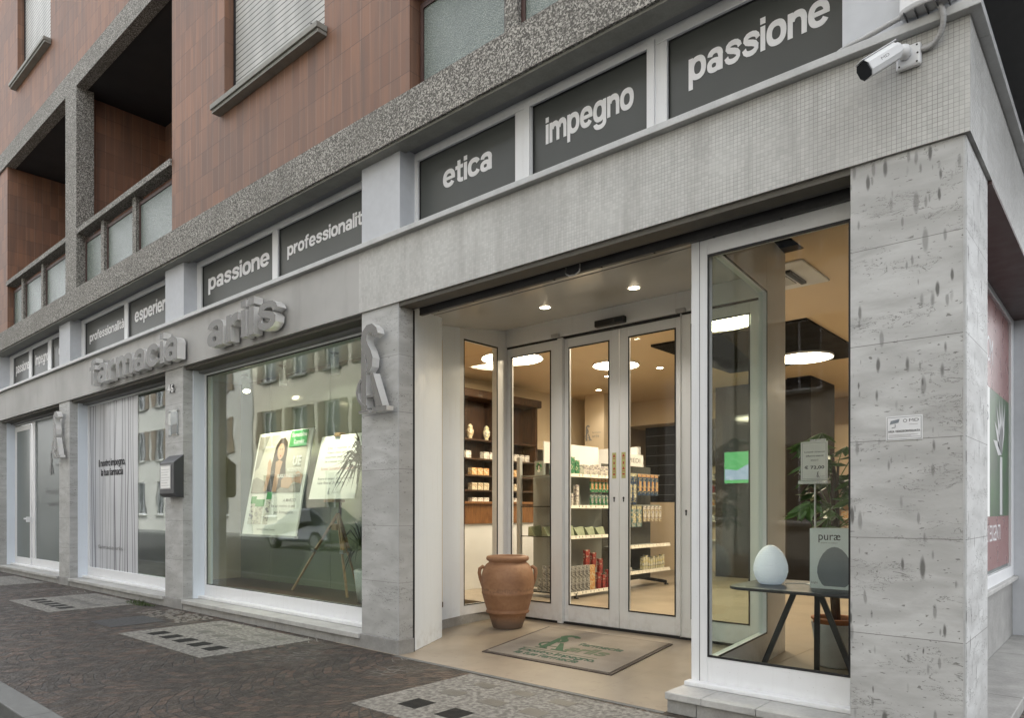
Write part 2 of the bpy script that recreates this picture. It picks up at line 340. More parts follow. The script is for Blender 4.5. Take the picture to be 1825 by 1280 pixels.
    def pack(nm, cs, k=38):
        t = NT(nm); p = t.scale(t.obj(), (1, 1, 1.6)); cr = t.sep(t.vor(p, k, out='Color')); ri = t.white(t.scale(t.pos(), (0, 0, 0)))
        oi = t.n("ShaderNodeObjectInfo").outputs["Random"]
        c = t.mix(t.math('GREATER_THAN', cr[0], .62), cs[0], cs[1]); c = t.mix(t.math('GREATER_THAN', cr[1], .80), c, cs[2])
        c = t.mix(t.math('MULTIPLY', oi, .35), c, cs[1]); M[nm] = t.bsdf(c, .4)
    pack("pack_white", ((.75, .72, .66), (.55, .52, .46), (.25, .22, .25)), 30); pack("pack_green", ((.03, .17, .08), (.06, .28, .12), (.55, .50, .38)))
    pack("pack_orange", ((.50, .20, .06), (.62, .42, .20), (.55, .50, .40))); pack("pack_red", ((.34, .04, .035), (.20, .05, .05), (.5, .42, .35)), 26)
    pack("pack_blue", ((.02, .04, .10), (.05, .10, .18), (.35, .30, .15)), 30); pack("pack_yellow", ((.55, .48, .20), (.62, .60, .50), (.12, .14, .20)), 45)
    pack("pack_teal", ((.10, .22, .23), (.30, .34, .32), (.52, .48, .36)), 34); pack("pack_tan", ((.45, .35, .20), (.60, .55, .42), (.20, .12, .08)), 34)
    pack("tin_metal", ((.42, .42, .40), (.28, .28, .27), (.08, .08, .08)), 55)
    simple("yellow_sticker", (.50, .48, .20), .5, var=.05)
    simple("purae_box", (.72, .79, .79), .5, var=.03)
    simple("purae_grey", (.20, .225, .25), .5, var=.05)
    simple("steel_plain", (.50, .50, .50), .3, metal=1., var=.05)
    simple("grass_print", (.05, .14, .04), .35, var=.35, sc_=3)
    simple("petal_print", (.62, .62, .62), .35, var=.06, sc_=6)
    m_glass("glass", (.97, .98, .975), base=.012, mult=.7); m_glass("shop_glass", (.90, .95, .90), .085, .8); m_glass("greenish_glass", (.86, .92, .885), .012, .15)
    m_emit("warm_disc", (1., .86, .62), 7.); m_emit("warm_spot", (1., .84, .58), 16.); m_emit("screen", (.16, .50, .18), .28); m_emit("screen_pale", (.45, .5, .62), .28)
    m_emit("cove", (1., .8, .5), 3.)
make_materials()

# ------------------------------------------------------------------ mesh helpers
def rootloc(o):
    while o.parent: o = o.parent
    return Vector(o.location)
class MB:
    def __init__(s): s.v = []; s.f = []
    def add(s, vs, fs):
        b = len(s.v); s.v += [tuple(v) for v in vs]; s.f += [tuple(b + i for i in f) for f in fs]; return s
    def box(s, x0, x1, y0, y1, z0, z1):
        x0, x1 = min(x0, x1), max(x0, x1); y0, y1 = min(y0, y1), max(y0, y1); z0, z1 = min(z0, z1), max(z0, z1)
        return s.add([(x0, y0, z0), (x1, y0, z0), (x1, y1, z0), (x0, y1, z0), (x0, y0, z1), (x1, y0, z1), (x1, y1, z1), (x0, y1, z1)],
              [(3, 2, 1, 0), (4, 5, 6, 7), (0, 1, 5, 4), (1, 2, 6, 5), (2, 3, 7, 6), (3, 0, 4, 7)])
    def hexa(s, lo, hi):   # two quads (4 points each), lower and upper
        return s.add(list(lo) + list(hi), [(3, 2, 1, 0), (4, 5, 6, 7), (0, 1, 5, 4), (1, 2, 6, 5), (2, 3, 7, 6), (3, 0, 4, 7)])
    def prism(s, pts, d):   # pts 3D planar polygon, d extrusion vector
        n = len(pts); d = Vector(d); a = [Vector(p) for p in pts]
        return s.add(a + [p + d for p in a], [tuple(range(n - 1, -1, -1)), tuple(range(n, 2 * n))] + [(i, (i + 1) % n, n + (i + 1) % n, n + i) for i in range(n)])
    def frame(s, x0, x1, z0, z1, y0, y1, l, r, b, t):   # window frame in the XZ plane, butted pieces
        s.box(x0, x0 + l, y0, y1, z0, z1); s.box(x1 - r, x1, y0, y1, z0, z1)
        s.box(x0 + l, x1 - r, y0, y1, z0, z0 + b); s.box(x0 + l, x1 - r, y0, y1, z1 - t, z1); return s
    def tube(s, path, r, n=10, cap=True):
        pts = [Vector(p) for p in path]; rr = r if isinstance(r, (list, tuple)) else [r] * len(pts)
        rings = []; up = None
        for i, p in enumerate(pts):
            d = (pts[min(i + 1, len(pts) - 1)] - pts[max(i - 1, 0)]).normalized()
            if up is None: up = d.orthogonal().normalized()
            up = (up - d * up.dot(d)); up = up.normalized() if up.length > 1e-6 else d.orthogonal().normalized()
            q = d.cross(up); rings.append([p + (up * math.cos(a) + q * math.sin(a)) * rr[i] for a in [2 * math.pi * k / n for k in range(n)]])
        vs = [v for g in rings for v in g]; fs = []
        for i in range(len(pts) - 1):
            for k in range(n): fs.append((i * n + k, i * n + (k + 1) % n, (i + 1) * n + (k + 1) % n, (i + 1) * n + k))
        if cap: fs += [tuple(range(n - 1, -1, -1)), tuple(range((len(pts) - 1) * n, len(pts) * n))]
        return s.add(vs, fs)
    def bar(s, a, b, w, h=None):   # rectangular bar between two points
        a, b = Vector(a), Vector(b); d = (b - a).normalized(); h = h or w
        u = d.cross(Vector((0, 1, 0))); u = u.normalized() if u.length > .1 else Vector((1, 0, 0)); v = d.cross(u).normalized()
        c = [u * w / 2 + v * h / 2, -u * w / 2 + v * h / 2, -u * w / 2 - v * h / 2, u * w / 2 - v * h / 2]
        return s.hexa([a + q for q in c], [b + q for q in c])
    def lathe(s, prof, c=(0, 0, 0), n=32, cap=True):
        vs = []; fs = []
        for r_, z in prof: vs += [(c[0] + r_ * math.cos(2 * math.pi * k / n), c[1] + r_ * math.sin(2 * math.pi * k / n), c[2] + z) for k in range(n)]
        for i in range(len(prof) - 1):
            for k in range(n): fs.append((i * n + k, i * n + (k + 1) % n, (i + 1) * n + (k + 1) % n, (i + 1) * n + k))
        if cap: fs += [tuple(range(n - 1, -1, -1)), tuple(range((len(prof) - 1) * n, len(prof) * n))]
        return s.add(vs, fs)
    def ribbon(s, ctr, wid, F, t0, t1):   # 2D centreline with widths in a frame F(u,v,n)->3D, extruded n from t0 to t1
        L = []; Rr = []
        P = [Vector(p) for p in ctr]
        for i, p in enumerate(P):
            d = (P[min(i + 1, len(P) - 1)] - P[max(i - 1, 0)]).normalized(); q = Vector((-d.y, d.x))
            L.append(p + q * wid[i] / 2); Rr.append(p - q * wid[i] / 2)
        n = len(P)
        for i in range(n - 1):
            quad = [L[i], L[i + 1], Rr[i + 1], Rr[i]]
            s.hexa([F(q.x, q.y, t0) for q in quad], [F(q.x, q.y, t1) for q in quad])
        return s
    def build(s, name, mat, parent=None, bevel=0., smooth=False, loc=None):
        off = rootloc(parent) if parent else Vector(loc or (0, 0, 0))
        me = bpy.data.meshes.new(name); me.from_pydata([tuple(Vector(v) - off) for v in s.v], [], s.f); me.update()
        import bmesh
        b = bmesh.new(); b.from_mesh(me); bmesh.ops.recalc_face_normals(b, faces=b.faces); b.to_mesh(me); b.free()
        me.materials.append(M[mat] if isinstance(mat, str) else mat)
        if smooth:
            for p in me.polygons: p.use_smooth = True
        o = bpy.data.objects.new(name, me); col.objects.link(o)
        if parent: o.parent = parent
        else: o.location = off
        if bevel:
            mo = o.modifiers.new("bevel", 'BEVEL'); mo.width = bevel; mo.segments = 2; mo.limit_method = 'ANGLE'; mo.angle_limit = R(40)
        return o
def tag(o, label=None, cat=None, group=None, kind=None):
    if label: o['label'] = label
    if cat: o['category'] = cat
    if group: o['group'] = group
    if kind: o['kind'] = kind
    return o
def empty(name, loc, label=None, cat=None, group=None):
    o = bpy.data.objects.new(name, None); col.objects.link(o); o.location = loc; o.empty_display_size = .1
    return tag(o, label, cat, group)
ORD = ["first", "second", "third", "fourth", "fifth", "sixth", "seventh", "eighth", "ninth", "tenth", "eleventh", "twelfth"]
def nth(lb, k, n):
    return lb + ", " + ("leftmost" if k == 0 else "rightmost" if k == n - 1 else ORD[k] + " from left")
def dup(o, loc, rz=None, label=None, parent=None):
    c = o.copy(); col.objects.link(c)
    if parent: c.parent = parent
    else:
        c.location = loc
        if rz is not None: c.rotation_euler = (0, 0, rz)
    if label: c['label'] = label
    for ch in [q for q in o.children]: dup(ch, None, None, None, c)
    return c
def lin(o, kind, loc, energy, color, parent=None, size=.1, rot=None, blend=.5, angle=60):
    l = bpy.data.lights.new("lamp_light", kind); l.energy = energy; l.color = color
    if kind == 'AREA': l.shape = 'DISK'; l.size = size
    elif kind == 'SPOT': l.spot_size = R(angle); l.spot_blend = blend; l.shadow_soft_size = size
    else: l.shadow_soft_size = size
    lo = bpy.data.objects.new("lamp_light", l); col.objects.link(lo)
    if o: lo.parent = o; lo.location = Vector(loc) - rootloc(o)
    else: lo.location = loc
    if rot is not None: lo.rotation_euler = rot
    return lo
_tc = {}
def text_raw(s, bold=0., ext=0.):
    k = (s, bold, ext)
    if k in _tc: return _tc[k]
    cu = bpy.data.curves.new("t", 'FONT'); cu.body = s; cu.offset = bold; cu.extrude = ext; cu.resolution_u = 6; cu.space_character = 1.0 + bold * 2.6
    o = bpy.data.objects.new("t", cu); col.objects.link(o); bpy.context.view_layer.update()
    me = bpy.data.meshes.new_from_object(o.evaluated_get(bpy.context.evaluated_depsgraph_get()))
    vs = [tuple(v.co) for v in me.vertices]; fs = [tuple(p.vertices) for p in me.polygons]
    bpy.data.objects.remove(o); bpy.data.curves.remove(cu); bpy.data.meshes.remove(me)
    _tc[k] = (vs, fs); return vs, fs
XH = None
def text(mb, s, O, u, v, width, xh=None, height=None, bold=0., ext=0., n=None, depth=0.):
    """put s in the frame O,u,v; ink starts at O along u, baseline at O; width fixed; xh sets x-height, height the ink height"""
    global XH
    if XH is None:
        vx, _ = text_raw("x"); XH = max(p[1] for p in vx)
    vs, fs = text_raw(s, bold, ext)
    if not vs: return mb
    x0 = min(p[0] for p in vs); x1 = max(p[0] for p in vs); y0 = min(p[1] for p in vs); y1 = max(p[1] for p in vs)
    sx = width / (x1 - x0); sy = (xh / XH) if xh else (height / (y1 - y0) if height else sx)
    O, u, v = Vector(O), Vector(u), Vector(v); n = Vector(n) if n else u.cross(v)
    kz = depth / (2 * ext) if ext else 0
    mb.add([O + u * (p[0] - x0) * sx + v * p[1] * sy + n * (p[2] + ext) * kz for p in vs], fs); return mb
X_, Z_ = (1, 0, 0), (0, 0, 1)
# --- heavy grotesque letters drawn from arcs and bars (x-height 1, baseline 0), pieces joined into one solid
def _arc(cx, cy, Rx, Ry, rx, ry, a0=0, a1=360, p=2.35):
    n = max(6, int(abs(a1 - a0) / 9)); o = []; q = []
    for i in range(n + 1):
        a = R(a0 + (a1 - a0) * i / n); c, s_ = math.cos(a), math.sin(a); k = (abs(c) ** p + abs(s_) ** p) ** (-1 / p)
        o.append((cx + Rx * c * k, cy + Ry * s_ * k)); q.append((cx + rx * c * k, cy + ry * s_ * k))
    return [[o[i], o[i + 1], q[i + 1], q[i]] for i in range(n)]
def _r(x0, y0, x1, y1): return [[(x0, y0), (x1, y0), (x1, y1), (x0, y1)]]
def _rib(pts, w):
    P = [Vector(p) for p in pts]; L = []; Q = []
    for i, p in enumerate(P):
        d = (P[min(i + 1, len(P) - 1)] - P[max(i - 1, 0)]).normalized(); n = Vector((-d.y, d.x)) * w[i] / 2; L.append(p + n); Q.append(p - n)
    return [[tuple(L[i]), tuple(L[i + 1]), tuple(Q[i + 1]), tuple(Q[i])] for i in range(len(P) - 1)]
W_ = .27
_S = [(.945, .66), (.90, .775), (.78, .865), (.62, .905), (.46, .905), (.31, .875), (.205, .80), (.19, .71), (.26, .63), (.42, .57), (.60, .52), (.77, .45), (.85, .36), (.85, .24), (.76, .15), (.62, .10), (.46, .095), (.30, .12), (.17, .20), (.115, .33)]
GL = {'o': (_arc(.55, .5, .55, .52, .275, .30), 1.10), 'c': (_arc(.55, .5, .55, .52, .275, .30, 32, 328), 1.02), 'e': (_arc(.55, .5, .55, .52, .275, .31, 0, 325) + _r(.2, .415, 1.098, .595), 1.10),
      'p': (_r(0, -.38, W_, 1) + _arc(.60, .5, .53, .52, .26, .31), 1.13), 'g': (_arc(.53, .5, .53, .52, .26, .31) + _r(.86, -.06, 1.13, 1) + _arc(.58, -.06, .55, .34, .28, .15, 190, 360), 1.13),
      'n': (_r(0, 0, W_, 1) + _arc(.56, .56, .48, .46, .21, .22, 0, 165) + _r(.77, 0, 1.04, .57), 1.04), 'u': (_r(.77, 0, 1.04, 1) + _arc(.48, .44, .48, .46, .21, .22, 180, 345) + _r(0, .43, W_, 1), 1.04),
      'm': (_r(0, 0, W_, 1) + _arc(.535, .58, .42, .44, .155, .21, 0, 165) + _r(.69, 0, .955, .59) + _arc(1.22, .58, .42, .44, .155, .21, 0, 175) + _r(1.375, 0, 1.64, .59), 1.64),
      'r': (_r(0, 0, W_, 1) + _arc(.66, .52, .52, .49, .27, .23, 92, 165) + _r(.63, .75, .70, 1.005), .70), 'i': (_r(0, 0, W_, 1) + _r(0, 1.14, W_, 1.38), W_), 'l': (_r(0, 0, W_, 1.38), W_),
      't': (_r(.17, .25, .44, 1.28) + _r(0, .80, .66, 1.0) + _arc(.62, .26, .45, .27, .18, .07, 180, 268) + _r(.58, -.01, .68, .19), .68), 'f': (_r(.17, 0, .44, 1.10) + _r(0, .80, .66, 1.0) + _arc(.62, 1.09, .45, .30, .18, .10, 92, 180) + _r(.58, 1.19, .71, 1.39), .71),
      's': (_rib(_S, [.21] * 3 + [.205] * 4 + [.23] * 6 + [.205] * 7), 1.0), 'a': (_r(.72, 0, .99, .68) + _arc(.515, .66, .475, .36, .205, .155, 0, 168) + _arc(.44, .285, .42, .305, .165, .125), 1.02),
      'z': ([[(.03, .79), (.93, .79), (.93, 1), (.03, 1)], [(0, 0), (.95, 0), (.95, .21), (0, .21)], [(0, .20), (.36, .20), (.93, .80), (.57, .80)]], .95), ',': ([[(.02, 0), (.29, 0), (.29, .27), (.02, .27)], [(.15, .01), (.29, .01), (.10, -.24), (.02, -.20)]], .30)}
GL['à'] = (GL['a'][0] + [[(.22, 1.38), (.50, 1.38), (.68, 1.14), (.48, 1.14)]], 1.02)
_gc = {}
def glyph(ch):
    """one solid, 0..1 thick along the third axis"""
    if ch in _gc: return _gc[ch]
    tmp = []
    for k, pl in enumerate(GL[ch][0]):
        pl = [Vector((a, b, 0)) for a, b in pl]
        if (pl[1] - pl[0]).cross(pl[2] - pl[0]).z < 0: pl = pl[::-1]
        c = sum(pl, Vector()) / len(pl); pl = [c + (p - c) * 1.004 + (p - c).normalized() * .024 for p in pl]
        n = len(pl); me = bpy.data.meshes.new("g"); me.from_pydata([(p.x, p.y, 0) for p in pl] + [(p.x, p.y, 1) for p in pl], [], [tuple(range(n - 1, -1, -1)), tuple(range(n, 2 * n))] + [(i, (i + 1) % n, n + (i + 1) % n, n + i) for i in range(n)])
        o = bpy.data.objects.new("g", me); tmp.append(o)
    c2 = bpy.data.collections.new("g"); col.children.link(c2)
    col.objects.link(tmp[0])
    for o in tmp[1:]: c2.objects.link(o)
    if len(tmp) > 1:
        mo = tmp[0].modifiers.new("u", 'BOOLEAN'); mo.operation = 'UNION'; mo.solver = 'EXACT'; mo.operand_type = 'COLLECTION'; mo.collection = c2
    bpy.context.view_layer.update(); me = bpy.data.meshes.new_from_object(tmp[0].evaluated_get(bpy.context.evaluated_depsgraph_get()))
    r_ = ([tuple(v.co) for v in me.vertices], [tuple(p.vertices) for p in me.polygons])
    for o in tmp: m_ = o.data; bpy.data.objects.remove(o); bpy.data.meshes.remove(m_)
    bpy.data.collections.remove(c2); bpy.data.meshes.remove(me); _gc[ch] = r_; return r_
def heavy(mb, word, O, u, v, width, xh, thick, n=None, sp=.10, each=None):
    O, u, v = Vector(O), Vector(u), Vector(v); n = Vector(n) if n else u.cross(v); tot = -sp; pos = []
    for ch in word: pos.append(tot + sp); tot += sp + (.30 if ch == ' ' else GL[ch][1])
    k = width / tot
    for ch, x in zip(word, pos):
        if ch == ' ': continue
        vs, fs = glyph(ch); m = MB() if each else mb
        m.add([O + u * (x + p[0]) * k + v * p[1] * xh + n * p[2] * thick for p in vs], fs)
        if each: each(m, O + u * (x + GL[ch][1] / 2) * k)
    return mb
def ftext(name, s, x0, z, width, y, mat, parent, xh=None, height=None, bold=0.):
    mb = MB(); text(mb, s, (x0, y, z), X_, Z_, width, xh, height, bold); return mb.build(name, mat, parent)
def B(*a): return MB().box(*a)

# stylised letter A with swash, used on the steel signs, the mat and the small prints
def logo(mb, O, u, v, H, t0=0., t1=0.002):
    O, u, v = Vector(O), Vector(u), Vector(v); n = u.cross(v)
    def F(a, b, c): return O + u * a * H + v * b * H + n * c
    mb.ribbon([(.27, .885), (.25, .93), (.19, .975), (.12, .975), (.065, .93), (.045, .85), (.07, .77), (.13, .69), (.165, .62), (.16, .54), (.11, .46)],
              [.085, .10, .105, .10, .105, .115, .12, .12, .11, .09, .03], F, t0, t1)
    def pr(pts): mb.prism([F(a, b, t0) for a, b in pts], n * (t1 - t0))
    pr([(.0, .03), (.10, .03), (.10, .58), (.05, .70), (.0, .76)]); pr([(-.05, .0), (.15, .0), (.15, .028), (-.05, .028)])
    pr([(.165, .45), (.225, .45), (.40, .055), (.27, .055)]); pr([(.21, .0), (.47, .0), (.47, .052), (.21, .052)])
    pr([(.102, .20), (.235, .20), (.245, .175), (.102, .175)])
    mb.ribbon([(.0, .40), (-.06, .33), (-.085, .25), (-.06, .17), (.0, .11), (.07, .065), (.12, .07)], [.03, .04, .04, .035, .035, .04, .03], F, t0 + .0005, t1 + .0015)
    return mb

# ------------------------------------------------------------------ ground
def structure():
    tag(B(-400, 400, -400, 400, -.5, -.115).build("road", "asphalt"), kind='structure')
    p = MB().box(-60, .62, -2.5, 0.35, -.114, 0.).box(-.86, .62, .35, 40, -.114, 0.)
    tag(p.build("pavement", "porphyry_cobbles"), kind='structure')
    k = MB()
    x = -60.
    while x < .62: k.box(x + .004, min(x + 1.1, .76), -2.66, -2.5, -.114, .004); x += 1.1
    y = -2.5
    while y < 38: k.box(.62, .76, y + .004, y + 1.1, -.114, .004); y += 1.1
    tag(k.build("kerb", "kerb_granite", bevel=.008), kind='structure')
    tag(B(-60, 20, -13.6, -11.4, -.114, .0).build("pavement", "kerb_granite"), kind='structure')
structure()

def light_well(x0, x1, label, seed, ndark=5, nrow=(5, 5)):
    rnd = random.Random(seed)
    t = empty("pavement_light", ((x0 + x1) / 2, -.62, 0), label, "pavement light", "concrete pavement lights along the shop front")
    MB().box(x0, x1, -1.18, -.10, -.02, .005).build("slab", "pad_concrete", t, bevel=.002)
    w_ = (x1 - x0 - .30) / 5
    for i in range(5):
        cx = x0 + .15 + w_ * (i + .5)
        MB().box(cx - .085, cx + .085, -1.0, -.82, -.01, .0065).build("glass_block", "glass_block", t)
    for ry, h in ((-.57, .06), (-.28, .055)):
        for i in range(5):
            cx = x0 + .15 + w_ * (i + .5) + rnd.uniform(-.02, .02)
            if rnd.random() < .85: MB().box(cx - .085, cx + .085, ry - h, ry + h, -.01, .0062).build("worn_block", "dull_block", t)
light_well(-3.78, -1.75, "large concrete pavement light with dark glass blocks in front of the entrance mat", 1)
light_well(-7.66, -5.88, "concrete pavement light with five dark blocks under the poster window", 2)
light_well(-11.55, -9.85, "concrete pavement light with five dark blocks under the window with drawn lines", 3)
light_well(-15.7, -13.9, "far concrete pavement light at the left edge in front of the frosted door", 4)
t = MB().box(-8.72, -8.1, -1.1, -.53, -.01, .004)
tag(t.build("manhole_cover", "iron"), "dark chequered iron manhole cover between two pavement lights", "manhole cover")
mb = MB()
rr = random.Random(5)
for i in range(260):
    a = rr.uniform(0, 6.28); q = rr.random() ** .5; x = -9.85 + q * .40 * math.cos(a); y = -.09 - abs(q * .16 * math.sin(a))
    h = rr.uniform(.01, .05) * (1.5 - q); dx, dy = rr.uniform(-.03, .03), rr.uniform(-.03, .03)
    mb.add([(x, y, .002), (x + .012, y + .004, .002), (x + dx + .01, y + dy, h), (x + dx, y + dy + .008, h * .9)], [(0, 1, 2, 3)])
tag(mb.build("weeds", "weed_green"), "patch of green weeds and moss at the foot of the wall", "weeds", kind='stuff')
mb = MB()
for i in range(160):
    x = rr.uniform(-9.0, -7.9); y = rr.uniform(-.5, -.08); s = rr.uniform(.015, .045)
    a = rr.uniform(0, 3); pts = [(x + s * math.cos(a + k * 1.57) * rr.uniform(.6, 1), y + s * math.sin(a + k * 1.57) * rr.uniform(.6, 1), -.004) for k in range(4)]
    mb.prism(pts, (0, 0, rr.uniform(.006, .012)))
tag(mb.build("rubble_patch", "pale_rubble"), "patch of pale broken mortar in the cobbles beside the grey pillar", "rubble", kind='stuff')

# ------------------------------------------------------------------ the apartment building
PIL = [(-1.11, -.60), (-5.25, -4.73), (-9.39, -8.87), (-13.53, -13.01), (-17.67, -17.15)]
bld = empty("apartment_building", (-9., 2., 0.), "terracotta tiled apartment block with granite balcony slab above the pharmacy shop front", "building")
def building():
    b = bld
    # lintel band and top rail
    for x0, x1, m in ((-5.27, -.58, "mosaic"), (-30., -5.27, "band_render")):
        B(x0, x1, -.018, .30, 3.02, 3.565).build("lintel_band", m, b)
    B(-.58 - .32, -.58, .30, 7., 3.02, 3.565).build("lintel_band", "mosaic", b)
    MB().box(-30, -.53, -.07, .22, 3.568, 3.612).box(-.8, -.53, .22, 7, 3.568, 3.612).build("rail", "rail_alu", b, bevel=.004)
    MB().box(-30, -.585, -.012, .20, 3.5655, 3.5675).build("drip_joint", "dark_gap", b)
    # pillars
    for i, (x0, x1) in enumerate(PIL):
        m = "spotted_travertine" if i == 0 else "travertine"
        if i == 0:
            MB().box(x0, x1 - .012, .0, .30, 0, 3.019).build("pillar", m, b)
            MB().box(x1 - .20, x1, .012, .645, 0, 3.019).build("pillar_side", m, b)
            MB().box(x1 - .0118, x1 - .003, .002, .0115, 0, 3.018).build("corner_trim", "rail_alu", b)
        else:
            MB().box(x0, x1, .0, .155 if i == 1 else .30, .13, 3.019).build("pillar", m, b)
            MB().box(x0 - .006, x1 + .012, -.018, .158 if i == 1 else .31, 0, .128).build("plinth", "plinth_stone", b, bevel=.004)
            MB().box(x1 - .012, x1 - .006, -.0035, -.0005, .13, 3.018).build("corner_trim", "rail_alu", b)
    # pilasters above the rail
    for i, (x0, x1) in enumerate(PIL):
        x1_ = -.60 if i == 0 else x1 + .01
        x0_ = x0 - .04 if i == 0 else x0 + .0
        B(x0_, x1_, .0, .26, 3.613, 4.349).build("pilaster", "white_plaster", b)
    # granite slab and its soffit
    B(-30, -.3, -.12, .06, 4.335, 4.68).build("floor_slab", "aggregate_concrete", b)
    B(-30, -.3, -.095, .06, 4.315, 4.334).build("slab_drip", "sill_stone", b)
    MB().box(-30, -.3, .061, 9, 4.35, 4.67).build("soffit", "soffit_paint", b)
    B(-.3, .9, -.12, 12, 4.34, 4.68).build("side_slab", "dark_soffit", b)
    # transom windows
    words = {0: [("etica", -4.68, -3.56, -4.385, .56), ("impegno", -3.40, -2.41, -3.28, .75), ("passione", -2.265, -1.145, -2.125, .85)],
             1: [("passione", -8.75, -7.07, -8.61, 1.43), ("professionalità", -6.96, -5.24, -6.81, 1.42)],
             2: [("professionalità", -12.86, -11.20, -12.42, 1.08), ("esperienza", -11.07, -9.38, -10.88, 1.36)],
             3: [("passione", -16.9, -15.86, -16.81, .86), ("impegno", -15.69, -14.73, -15.54, .77), ("etica", -14.54, -13.5, -14.22, .56)]}
    words[2][0] = ("professionalità", -12.86, -11.20, -12.70, 1.42)
    for k, ws in words.items():
        xl = PIL[k + 1][1]; xr = PIL[k][0]
        fr = MB(); y0, y1 = .165, .235
        fr.box(xl, xr, y0, y1, 4.275, 4.349).box(xl, xr, y0, y1, 3.613, 3.655)
        edges = [xl] + [e for wd in ws for e in (wd[1], wd[2])] + [xr]
        for j in range(0, len(edges), 2):
            if edges[j + 1] - edges[j] > .012: fr.box(edges[j], edges[j + 1], y0, y1, 3.655, 4.275)
        f = fr.build("transom_frame", "white_frame", b, bevel=.004)
        if k == 0:
            MB().frame(-3.46, -2.35, 3.66, 4.31, .150, .1645, .055, .055, .02, .045).build("casement", "white_frame", f, bevel=.003)
        for wd, a0, a1, tx, tw in ws:
            g = B(a0 - .005, a1 + .005, .195, .205, 3.65, 4.28).build("sign_pane", "sign_film", f)
            MB().frame(a0, a1, 3.655, 4.275, .186, .1935, .007, .007, .005, .007).build("gasket", "black_gasket", f)
            heavy(MB(), wd, (tx, .194, 3.955), X_, Z_, tw, .098 if wd[:2] == "pr" else .138, .002).build("lettering", "letter_white", f)
    # terracotta storey: three solid blocks around two loggias
    zt = 12.5
    def opening_wall(x0, x1, z0, z1, wx0, wx1, wz0, wz1, y0=-.09, y1=.25):
        m = MB().box(x0, wx0, y0, y1, z0, z1).box(wx1, x1, y0, y1, z0, z1).box(wx0, wx1, y0, y1, z0, wz0)
        if wz1 < z1: m.box(wx0, wx1, y0, y1, wz1, z1)
        return m
    opening_wall(-8.98, -4.487, 4.681, 7.81, -7.64, -5.70, 5.745, 7.4).build("brick_wall", "terracotta_tiles", b)
    B(-30, -16.22, -.09, .25, 4.681, 7.81).build("brick_wall", "terracotta_tiles", b)
    B(-9.19, -.3, -.09, .25, 8.145, zt).build("brick_wall", "terracotta_tiles", b); B(-9.199, -.3, -.12, .04, 7.815, 8.144).build("upper_slab", "aggregate_concrete", b)
    B(-30, -.3, -.4, 12, zt + .001, zt + .25).build("roof", "dark_soffit", b); B(-30, -.3, 11.8, 12, 0, zt).build("rear_wall", "street_plaster", b); B(-.5, -.3, .26, 11.79, 4.7, zt).build("side_brick_wall", "terracotta_tiles", b)
    opening_wall(-30, -9.2, 8.145, zt, -15.56, -13.66, 9.12, 10.9).build("brick_wall", "terracotta_tiles", b)
    MB().box(-16.6, -16.22, .25, 1.4, 4.681, 7.81).box(-16.22, -9., 1.3, 1.5, 4.681, 7.81).box(-12.72, -12.5, .13, 1.3, 4.681, 7.81).box(-8.98, -8.7, .25, 1.4, 4.681, 7.81).build("loggia_wall", "terracotta_tiles", b)
    MB().box(-4.487, -4.25, .25, 1.4, 4.681, 7.81).box(-4.25, 0.3, 1.3, 1.5, 4.681, 7.81).build("loggia_wall", "terracotta_tiles", b)
    B(-30, -9.2, -.12, .04, 7.815, 8.145).build("upper_slab", "aggregate_concrete", b)
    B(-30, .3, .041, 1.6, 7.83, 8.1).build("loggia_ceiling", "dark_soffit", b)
    B(-12.82, -12.32, -.119, .13, 4.681, 7.814).build("loggia_column", "aggregate_concrete", b)
    # windows with roller shutters and stone sills
    for wx0, wx1, wz0, wz1 in ((-7.64, -5.70, 5.745, 7.4), (-15.56, -13.66, 9.12, 10.9)):
        s_ = B(wx0 + .005, wx1 - .005, .03, .05, wz0 + .02, wz1 + .2).build("roller_shutter", "roller_slats", b)
        MB().box(wx0 + .004, wx0 + .03, .015, .029, wz0, wz1).box(wx1 - .03, wx1 - .004, .015, .029, wz0, wz1).build("guide", "black_gasket", s_)
        MB().box(wx0 - .10, wx1 + .05, -.21, -.093, wz0 - .05, wz0 + .005).box(wx0 + .002, wx1 - .002, -.093, .029, wz0 - .05, wz0 + .005).build("window_sill", "sill_stone", b, bevel=.004)
        MB().box(wx0 - .09, wx1 + .04, -.19, -.095, wz0 - .085, wz0 - .052).build("sill_moulding", "sill_stone", b)
        MB().tube([(wx1 - .06, -.19, wz0 + .005), (wx1 - .06, -.19, wz0 + .03)], .012, 8).tube([(wx1 - .01, -.1, wz0 + .005), (wx1 - .01, -.1, wz0 + .03)], .012, 8).build("shutter_stop", "black_plastic", b)
    # balustrades: granite beam and posts, brown frames, wired glass
    def balustrade(xs, x0, x1):
        r = MB().box(x0, x1, -.115, .05, 5.52, 5.60); r = r.build("parapet_beam", "aggregate_concrete", b)
        ends = []
        for px in xs: B(px - .06, px + .06, -.04, .10, 4.681, 5.519).build("parapet_post", "aggregate_concrete", b); ends.append(px)
        eds = [x0] + ends + [x1]
        for a0, a1 in zip(eds[:-1], eds[1:]):
            p0 = a0 + (.065 if a0 in ends else .03); p1 = a1 - (.065 if a1 in ends else .01)
            f = MB().frame(p0, p1, 4.755, 5.44, .0, .035, .035, .035, .035, .045).build("balcony_panel", "brown_frame", b)
            B(p0 + .034, p1 - .034, .012, .02, 4.79, 5.395).build("pane", "wired_glass", f)
    balustrade([-11.46, -10.29], -12.32, -8.98)
    balustrade([-15.46, -14.29], -16.22, -12.82)
    balustrade([-3.42, -2.2, -1.0], -4.487, .2)
building()

